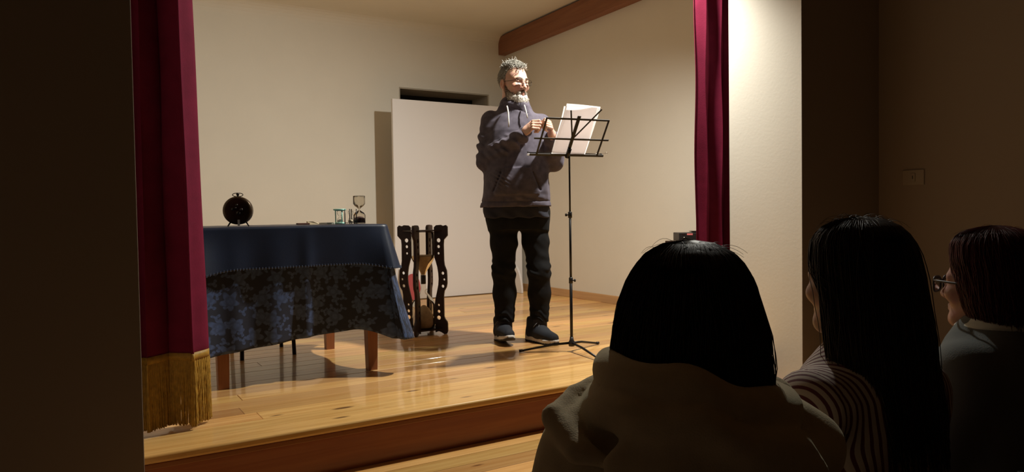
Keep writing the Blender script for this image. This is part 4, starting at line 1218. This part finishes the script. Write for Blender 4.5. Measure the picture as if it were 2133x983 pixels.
# shirt below the hem
def tee_sdf(P):
    d = s_loft(P, [(.772, -.026, -.005, .205, .138), (.80, -.027, -.008, .204, .14), (.86, -.028, -.01, .203, .145)], 2.3)
    return d - .004 * np.sin(P[:, 0] * 60 + 2 * np.sin(P[:, 2] * 40))
sdf_obj('shirt', tee_sdf, (-.26, -.18, .76), (.21, .17, .87), .006, M['tee'], man)
def trousers_sdf(P):
    x, y, z = P[:, 0], P[:, 1], P[:, 2]
    l = s_chain(P, [(-.112, .005, .80), (-.108, .0, .62), (-.112, -.012, .44), (-.108, .005, .30), (-.110, .01, .135)], [.102, .079, .068, .068, .060], .03)
    r = s_chain(P, [(.078, .010, .80), (.088, .005, .62), (.107, -.008, .44), (.108, .012, .30), (.106, .018, .130)], [.100, .077, .068, .066, .056], .03)
    def wr(cx_):
        knee = np.exp(-((z - .45) / .06) ** 2) * np.sin(z * 120 + 40 * (x - cx_) + 2 * np.sin(y * 40 + z * 25))
        ank = np.exp(-((z - .165) / .045) ** 2) * np.sin(z * 150 + 55 * (x - cx_) + 2.2 * np.sin(x * 60 + y * 30))
        thigh = np.exp(-((z - .62) / .09) ** 2) * np.sin(z * 60 + 35 * (x - cx_))
        irr = .6 + .5 * np.sin(x * 55 + z * 31 + cx_ * 90)
        return (.0052 * knee + .0072 * ank + .003 * thigh) * irr
    l = l - wr(-.11); r = r - wr(.107)
    d = smin(l, r, .010)
    pel = s_loft(P, [(.70, -.02, 0, .175, .115), (.76, -.024, 0, .188, .125), (.84, -.026, 0, .186, .125)], 2.3)
    d = smin(d, pel, .03)
    d = smax(d, .130 - z + .008 * np.sin(x * 30), .006); d = smax(d, z - .84, .004)
    return d - .0022 * wob(P, 45, .7)
sdf_obj('trousers', trousers_sdf, (-.235, -.15, .10), (.21, .16, .85), .0062, M['jeans'], man)['label'] = 'black jeans creased at knees and ankles'
# shoes
def shoe_upper(P):
    Q = P * np.array([.92, 1, 1], np.float32)
    d = s_cone(Q, (0, .098, .052), (0, .082, .128), .034, .040)
    d = smin(d, s_cone(Q, (0, .085, .055), (0, .0, .055), .040, .042), .02)
    d = smin(d, s_cone(Q, (0, .0, .055), (0, -.105, .036), .042, .033), .03)
    d = smin(d, s_cone(Q, (0, .060, .118), (0, .02, .085), .032, .026), .02)
    d = smax(d, -s_cone(Q, (0, .080, .135), (0, .086, .20), .026, .036), .006)
    d = smax(d, .022 - P[:, 2], .004)
    return d
def shoe_sole(P):
    z = P[:, 2]; yy = P[:, 1]
    hw = np.interp(yy, [-.145, -.12, -.07, .0, .06, .12, .145], [.012, .034, .047, .040, .036, .036, .015])
    toe = .012 * np.clip((-yy - .08) / .06, 0, 1) ** 2
    d = np.maximum(np.abs(P[:, 0]) - hw, np.abs(yy + .0) - .143)
    top = np.interp(yy, [-.14, -.06, .03, .08, .14], [.032, .028, .036, .044, .050])
    d = smax(d, np.maximum(toe - z, z - top), .008)
    return d + .0015 * np.sin(yy * 260) * np.where(z < .012, 1, 0)
def tread_sdf(P):
    d = shoe_sole(P); return np.maximum(d - .0015, P[:, 2] - .009 - .012 * np.clip((-P[:, 1] - .08) / .06, 0, 1) ** 2)
uv_, uf = surf_nets(shoe_upper, (-.06, -.15, .015), (.06, .145, .175), .0036)
sv, sf = surf_nets(shoe_sole, (-.056, -.152, -.006), (.056, .152, .058), .0033)
tv_, tf_ = surf_nets(tread_sdf, (-.056, -.152, -.006), (.056, .152, .03), .0036)
lacepaths = []
for i in range(5):
    yy = .028 - .019 * i; zt = .112 - .0105 * i - .0012 * i * i
    for s in (-1, 1):
        lacepaths.append(([(s * -.020, yy, zt - .006), (0, yy - .007, zt + .0015), (s * .020, yy - .014, zt - .010)], .0022))
for s in (-1, 1):
    lacepaths.append(([(0, .026, .117), (s * .02, .012, .126), (s * .045, .008, .112), (s * .05, .020, .097), (s * .03, .028, .108), (0, .026, .117)], .0017))
    lacepaths.append(([(0, .026, .117), (s * .018, .004, .112), (s * .034, -.008, .088)], .0017))
lv, lf = join_np([tube_np(p, r, 6) for p, r in lacepaths])
def place_shoe(x, y, yaw, pitch, mark):
    def xf(v):
        v = np.asarray(v) - np.array([0, .10, 0]); v = rotx(v, pitch) + np.array([0, .10, 0])
        return rotz(v, yaw) + np.array([x, y, .0025])
    sh = ob('shoe', mesh_np('shoe', xf(uv_), uf), M['shoe'], man)
    ob('sole', mesh_np('sole', xf(sv), sf), M['sole'], sh)
    ob('tread', mesh_np('tread', xf(tv_), tf_), M['tread'], sh)
    ob('laces', mesh_np('laces', xf(lv), lf), M['lace'], sh)
    if mark:
        pts = [(.028 + .006 * math.cos(a) , -.035 + .008, .0) for a in (0,)]
        loop = [(-.006 + .007 * math.cos(a), .0, .141 + .008 * math.sin(a)) for a in [PI * (-.3 + 1.9 * i / 16) for i in range(17)]] + [(-.012, 0, .128), (.012, 0, .133)]
        q = xf(np.array([(p[0], .0275 + .55 * (p[2] - .135), p[2] - .014) for p in loop]))
        tubes('logo', [(q, .0016)], M['cord'], sh, 6)
    return sh
for sx_ in (-.11, .106): tubes('sock', [([(sx_, .008, .075), (sx_, .008, .15), (sx_, .006, .22)], [.047, .047, .046])], M['tee'], man, 20)
place_shoe(-.112, -.035, math.radians(16), -math.radians(9), True)
place_shoe(.118, -.03, math.radians(38), 0, False)

# ------------------------------------------------------------------ the audience
def chair(loc, rz, label):
    t = thing('audience_chair', label, 'chair', loc, rz, 'audience chairs')
    box('seat', (-.185, .185, -.20, .20, .415, .44), M['chair_wood'], t, bev=.006)
    box('backrest', (-.18, .18, .222, .240, .56, .76), M['chair_wood'], t, bev=.006)
    for sx in (-1, 1):
        tubes('leg', [([(sx * .165, -.175, 0), (sx * .165, -.175, .415)], .013)], M['black_metal'], t)
        tubes('leg', [([(sx * .165, .19, 0), (sx * .165, .19, .42), (sx * .165, .231, .76)], .013)], M['black_metal'], t)
    return t
def hair_long(T, mat, parent, face_half, hairline, seed, n, part=0.02, ends=.02, fly=40, wave=.004, tilt=0.0):
    """T rows z, rx, ry, cy from the top down; opening of half-angle face_half (radians) below the hairline"""
    T = np.array(T)[::-1]
    z_top, z_bot = T[-1, 0], T[0, 0]
    def P_(ph, z, k=1.0):
        rx = np.interp(z, T[:, 0], T[:, 1]); ry = np.interp(z, T[:, 0], T[:, 2]); cy_ = np.interp(z, T[:, 0], T[:, 3])
        return np.stack([rx * k * np.sin(ph), cy_ - ry * k * np.cos(ph), z + 0 * ph], -1)
    g = np.random.default_rng(seed)
    zmid = (z_top + z_bot) / 2
    # inner shell
    nz_, na = 40, 72; V, Fc = [], []
    for shell, k in ((0, .975), (1, .93)):
        for i in range(nz_ + 1):
            z = z_top - (z_top - z_bot - ends * 1.2) * (i / nz_) ** 1.3
            gap = 0.0 if face_half == 0 else np.interp(z, [hairline - .035, hairline + .035], [face_half, .02])
            for j in range(na + 1):
                ph = gap + (2 * PI - 2 * gap) * j / na
                V.append(P_(np.array(ph), np.array(z), k * (1 + .012 * math.sin(ph * 23 + 2 * math.sin(z * 30)))))
    W = na + 1; H = W * (nz_ + 1)
    for i in range(nz_):
        for j in range(na):
            a = i * W + j; Fc.append((a, a + W, a + W + 1, a + 1)); b = a + H; Fc.append((b, b + 1, b + W + 1, b + W))
    for j in range(na):
        a = nz_ * W + j; Fc.append((a, a + H, a + H + 1, a + 1))
    for i in range(nz_):
        for j in (0, na):
            a = i * W + j; q = (a, a + H, a + W + H, a + W); Fc.append(q if j == 0 else q[::-1])
    # strands
    m = 18; S = np.zeros((n, m, 3))
    ph0 = g.uniform(0, 2 * PI, n)
    for i in range(n):
        ph = ph0[i]; dph = g.normal(0, .10); k0 = g.uniform(.975, 1.015); ed = g.uniform(-ends, ends)
        zz = z_top - (z_top - z_bot + ed) * np.linspace(0, 1, m) ** 1.5
        gap = np.zeros(m) if face_half == 0 else np.interp(zz, [hairline - .035, hairline + .035], [face_half + .04, .02])
        pp = np.clip(ph + dph * np.linspace(0, 1, m), gap, 2 * PI - gap)
        kk = k0 + (.012 * np.sin(np.linspace(0, 5, m) + i) if wave else 0)
        if i < fly: kk = kk + .05 * g.uniform(.3, 1.4) * np.sin(np.linspace(0, PI, m) * g.uniform(.6, 1.2)) ; pp = pp + .25 * np.sin(np.linspace(0, 3, m)) * g.normal()
        q = P_(pp, zz, kk)
        q[:, :2] += wave * np.stack([np.sin(zz * 45 + i), np.cos(zz * 41 + i * .7)], -1) * np.linspace(0, 1, m)[:, None]
        S[i] = q
    # wispy strands standing off the crown
    v1, f1 = strands_np(S, .00125, .0007, 3)
    v, f = join_np([(np.array(V), Fc), (v1, f1)])
    v[:, 2] += tilt * v[:, 0] * np.clip((z_top - .08 - v[:, 2]) / (z_top - z_bot - .08), 0, 1)
    return ob('hair', mesh_np('hair', v, f), mat, parent)
def wisps(parent, mat, zt, cy_, n, seed, r=.05, hgt=.02):
    g = np.random.default_rng(seed); S = np.zeros((n, 8, 3))
    for i in range(n):
        a = g.uniform(0, 2 * PI); rr = r * math.sqrt(g.uniform(0, 1)); p = np.array([rr * math.cos(a), cy_ + rr * math.sin(a), zt - .35 * rr * rr / r - .004])
        d_ = np.array([g.normal(), g.normal(), .0]); d_ /= np.linalg.norm(d_); l_ = g.uniform(.02, .07); h_ = hgt * g.uniform(.2, 1)
        for k in range(8):
            s = k / 7; S[i, k] = p + d_ * l_ * s + np.array([0, 0, h_ * math.sin(s * 2.4) - .25 * l_ * s * s])
    v, f = strands_np(S, .0005, .0003, 3)
    return ob('stray_hairs', mesh_np('stray_hairs', v, f), mat, parent)
def sitter(label, loc, facing, topz, headyaw, coat_fn, coat_mat, coat_name, skin=(.55, .33, .24), shoulder=.98):
    """seated figure; local frame: face -y, floor z = 0, top of skull at topz"""
    t = thing('person', label, 'person', (loc[0], loc[1], HZ), PI - facing)
    hc = np.array([0, 0, topz - .128])
    hvw, hfw = surf_nets(lambda P: head_sdf(P, True), (-.10, -.13, -.21), (.10, .13, .135), .0045)
    def bodyfn(P):
        d = s_loft(P, [(.44, 0, .03, .16, .11), (.6, 0, .03, .13, .09), (.8, 0, .02, .16, .095), (.90, 0, .02, .15, .08), (.96, 0, .03, .07, .06), (1.05, 0, .035, .045, .045)])
        for s in (-1, 1):
            d = smin(d, s_chain(P, [(s * .16, .03, .88), (s * .21, -.03, .62), (s * .07, -.26, .56)], [.045, .036, .026]), .03)
            d = smin(d, s_chain(P, [(s * .09, .03, .52), (s * .10, -.40, .50), (s * .10, -.38, .07)], [.085, .055, .036]), .03)
        return d
    bv_, bf_ = surf_nets(bodyfn, (-.28, -.48, .03), (.28, .17, 1.08), .013)
    parts = [(rotz(hvw * .95, headyaw) + hc, hfw), (bv_, bf_)]
    for s in (-1, 1):
        vv, ff = surf_nets(lambda P: hand_sdf(P, .55), (-.11, -.06, -.10), (.11, .075, .04), .0045)
        if s < 0: vv = vv * np.array([1, -1, 1]); ff = [q[::-1] for q in ff]
        parts.append((hand_xf((s * .05, -.30, .575), (-s * .5, -.7, -.1), (0, -.2, 1))(vv * .92), ff))
    v, f = join_np(parts); me = mesh_np('body', v, f)
    tc = np.tile(np.array(skin), (len(v), 1)); tint_attr(me, tc)
    ob('body', me, M['skin'], t)
    sdf_obj(coat_name, coat_fn, (-.37, -.36, .40), (.37, .28, 1.11), .0085, coat_mat, t)
    def pants(P):
        d = None
        for s in (-1, 1):
            q = s_chain(P, [(s * .095, .04, .535), (s * .105, -.40, .515), (s * .105, -.385, .09)], [.093, .067, .052])
            d = q if d is None else smin(d, q, .03)
        d = smin(d, s_ell(P, (0, .05, .54), (.19, .14, .10)), .03)
        d = smax(d, .445 - P[:, 2] - np.where(P[:, 1] < -.25, 1, 0), .01)
        return d - .003 * wob(P, 40)
    sdf_obj('trousers', pants, (-.23, -.50, .04), (.23, .21, .66), .012, M['pants'], t)
    for s in (-1, 1):
        sh = mesh_np('shoe', np.asarray(uv_) * .9 + np.array([s * .105, -.44, .003]), uf); so_ = ob('shoe', sh, M['black_plastic'], t)
        ob('sole', mesh_np('sole', np.asarray(sv) * .9 + np.array([s * .105, -.44, .003]), sf), M['tread'], so_)
    return t
def base_coat(P, wide=1.0, k=1.0, elbow=.215, elbow_r=None):
    T = [(.43, 0, .03, .225, .175), (.55, 0, .035, .205, .15), (.7, 0, .03, .195 * wide, .135), (.84, 0, .03, .205 * wide, .128), (.91, 0, .03, .19 * wide, .115), (.95, 0, .03, .155 * wide, .105), (.985, 0, .03, .10, .09), (1.02, 0, .03, .068, .068)]
    d = s_loft(P, T, 2.2)
    for s in (-1, 1):
        d = smin(d, s_chain(P, [(s * .178 * wide, .03, .885), (s * (elbow if s > 0 or elbow_r is None else elbow_r) * wide, -.02, .63), (s * .09, -.265, .565)], [.074 * k, .064 * k, .042 * k], .02), .035)
    return d
# first listener: beige coat with its hood lying on the shoulders
def coat1(P):
    x, y, z = P[:, 0], P[:, 1], P[:, 2]
    d = base_coat(P, 1.02, 1.05, .262, .195)
    Pt = P.copy(); Pt[:, 2] = z - .20 * x - .008 * np.sin(x * 23 + .6) - .005 * np.sin(x * 51)
    d = smin(d, s_torus(Pt, (0, .058, .938), .158, .034, -.10, .95), .012)                  # lower fold of the hood
    d = smin(d, s_torus(Pt, (0, .045, .990), .138, .038, -.06, .95), .007)                     # rolled hood round the neck
    d = smin(d, s_ell(P, (0, .170, .890), (.180, .050, .075)), .03)                          # hood bag on the back
    d = smin(d, s_chain(P, [(.120, -.07, .975), (.200, -.02, .965), (.242, .045, .945), (.205, .125, .905), (.14, .165, .89)], [.022, .020, .021, .017, .013], .008), .008)   # turned hood edge
    d = smin(d, s_chain(P, [(-.100, -.07, .985), (-.175, -.02, .955), (-.215, .045, .915), (-.18, .105, .89)], [.024, .024, .026, .02], .008), .010)
    d = d + .006 * np.exp(-((z - .855 - .02 * np.cos(x * 9)) / .006) ** 2) * np.where(y > .05, 1, 0)
    d = d + .004 * np.exp(-(x / .004) ** 2) * np.where((y > .05) & (z < .85), 1, 0)
    d = d - .007 * np.sin(24 * x + 16 * z + 2 * np.sin(z * 14)) * np.exp(-((np.abs(x) - .2) / .09) ** 2) - .0035 * wob(P, 28, .3)
    return d
w1 = sitter('woman with a black bob in a beige hooded coat, seated nearest the camera', (.930, .925), math.radians(31), 1.222, 0, coat1, M['coat'], 'coat')
T1 = [(1.252, .012, .012, .02), (1.247, .045, .045, .02), (1.232, .072, .078, .02), (1.21, .090, .100, .02), (1.18, .105, .114, .02), (1.14, .119, .122, .02), (1.09, .129, .124, .024), (1.03, .135, .122, .028), (.985, .132, .116, .03), (.955, .126, .108, .034), (.925, .115, .10, .036)]
T1 = [(z_ - .012 if z_ > 1.1 else z_, a_, b_, c_) for z_, a_, b_, c_ in T1]
hair_long(T1, M['hair_black'], w1, .9, 1.15, 21, 1900, ends=.035, wave=.0035, tilt=.16)['label'] = 'straight black shoulder-length bob'
wisps(w1, M['hair_black'], 1.240, .02, 70, 31, hgt=.016)
chair((.930 - .02, .925 - .03, HZ), PI - math.radians(31), 'wooden chair under the woman in the beige coat')
# second listener: striped blouse
def coat2(P):
    x, y, z = P[:, 0], P[:, 1], P[:, 2]
    d = base_coat(P, .95, 1.0, .195)
    d = d + .004 * np.exp(-((np.abs(x) - .165) / .005) ** 2) * np.where(z > .75, 1, 0)
    d = d - .006 * np.sin(30 * x + 22 * z + 2 * np.sin(z * 16)) * np.exp(-((np.abs(x) - .2) / .08) ** 2) - .003 * wob(P, 30, 1.3)
    return d
w2 = sitter('woman with long dark brown hair in a red and white striped blouse', (1.452, .946), math.radians(3), 1.258, 0, coat2, M['stripe'], 'blouse')
T2 = [(1.274, .012, .012, .02), (1.268, .046, .048, .02), (1.252, .075, .080, .02), (1.228, .092, .100, .02), (1.19, .100, .110, .026), (1.14, .104, .112, .034), (1.06, .108, .112, .046), (.97, .112, .108, .06), (.88, .110, .098, .085), (.80, .100, .08, .11)]
hair_long(T2, M['hair_brown'], w2, 1.12, 1.165, 22, 1500, ends=.04, wave=.003)['label'] = 'long straight dark brown hair'
wisps(w2, M['hair_brown'], 1.274, .02, 110, 32, hgt=.022)
chair((1.452, .946 - .03, HZ), PI - math.radians(3), 'wooden chair under the woman in the striped blouse')
# third listener: dark red hair, glasses, grey jumper
def coat3(P):
    d = base_coat(P, .98, 1.0)
    return d - .004 * wob(P, 30, 2.3) - .004 * np.sin(26 * P[:, 0] + 18 * P[:, 2]) * np.exp(-((np.abs(P[:, 0]) - .2) / .08) ** 2)
w3 = sitter('woman with dark red hair and black glasses in a grey jumper at the far right', (2.041, .952), math.radians(0), 1.215, math.radians(0), coat3, M['knit'], 'jumper', skin=(.5, .26, .2))
sdf_obj('collar', lambda P: smin(s_torus(P, (0, .03, 1.0), .072, .013, -.1), s_torus(P, (0, .03, .985), .088, .012, -.1), .015), (-.13, -.1, .95), (.13, .16, 1.04), .005, M['collar'], w3)['label'] = 'white shirt collar'
T3 = [(1.243, .012, .012, .02), (1.237, .048, .050, .02), (1.222, .078, .082, .02), (1.198, .095, .102, .024), (1.16, .103, .110, .032), (1.11, .104, .110, .040), (1.06, .100, .104, .046), (1.02, .092, .095, .05), (.995, .082, .085, .05)]
hair_long(T3, M['hair_red'], w3, .72, 1.14, 23, 1300, ends=.02, wave=.004)['label'] = 'short dark red hair'
wisps(w3, M['hair_red'], 1.243, .02, 60, 33, hgt=.012)
hc3 = np.array([0, 0, 1.215 - .128])
def h3(v): return np.asarray(v) * .95 + hc3
gg = []
for s in (-1, 1):
    out = []
    for k in range(25):
        a = 2 * PI * k / 24; x = math.copysign(abs(math.cos(a)) ** .6, math.cos(a)) * .027; z = math.copysign(abs(math.sin(a)) ** .6, math.sin(a)) * .021
        xx = s * .034 + x; out.append((xx, -.118 + 2.4 * xx * xx, z - .002))
    gg.append((h3(out), .0028))
    gg.append((h3([(s * .060, -.108, .010), (s * .074, -.09, .010), (s * .083, -.02, .006), (s * .085, .02, .004)]), .0032))
gg.append((h3([(-.008, -.118, .006), (0, -.12, .008), (.008, -.118, .006)]), .0026))
g3 = tubes('glasses', gg, M['black_plastic'], w3, 6); g3['label'] = 'thick black spectacles'
for s in (-1, 1):
    out = []
    for k in range(24):
        a = 2 * PI * k / 24; x = math.copysign(abs(math.cos(a)) ** .6, math.cos(a)) * .027; z = math.copysign(abs(math.sin(a)) ** .6, math.sin(a)) * .021
        xx = s * .034 + x; out.append((xx, -.118 + 2.4 * xx * xx, z - .002))
    c = tuple(np.mean(np.array(out), 0))
    ob('lens', mesh_np('lens', h3([c] + out), [(0, 1 + k, 1 + (k + 1) % 24) for k in range(24)]), M['lens'], g3)
chair((2.041, .952 - .03, HZ), PI, 'wooden chair under the woman in the grey jumper')
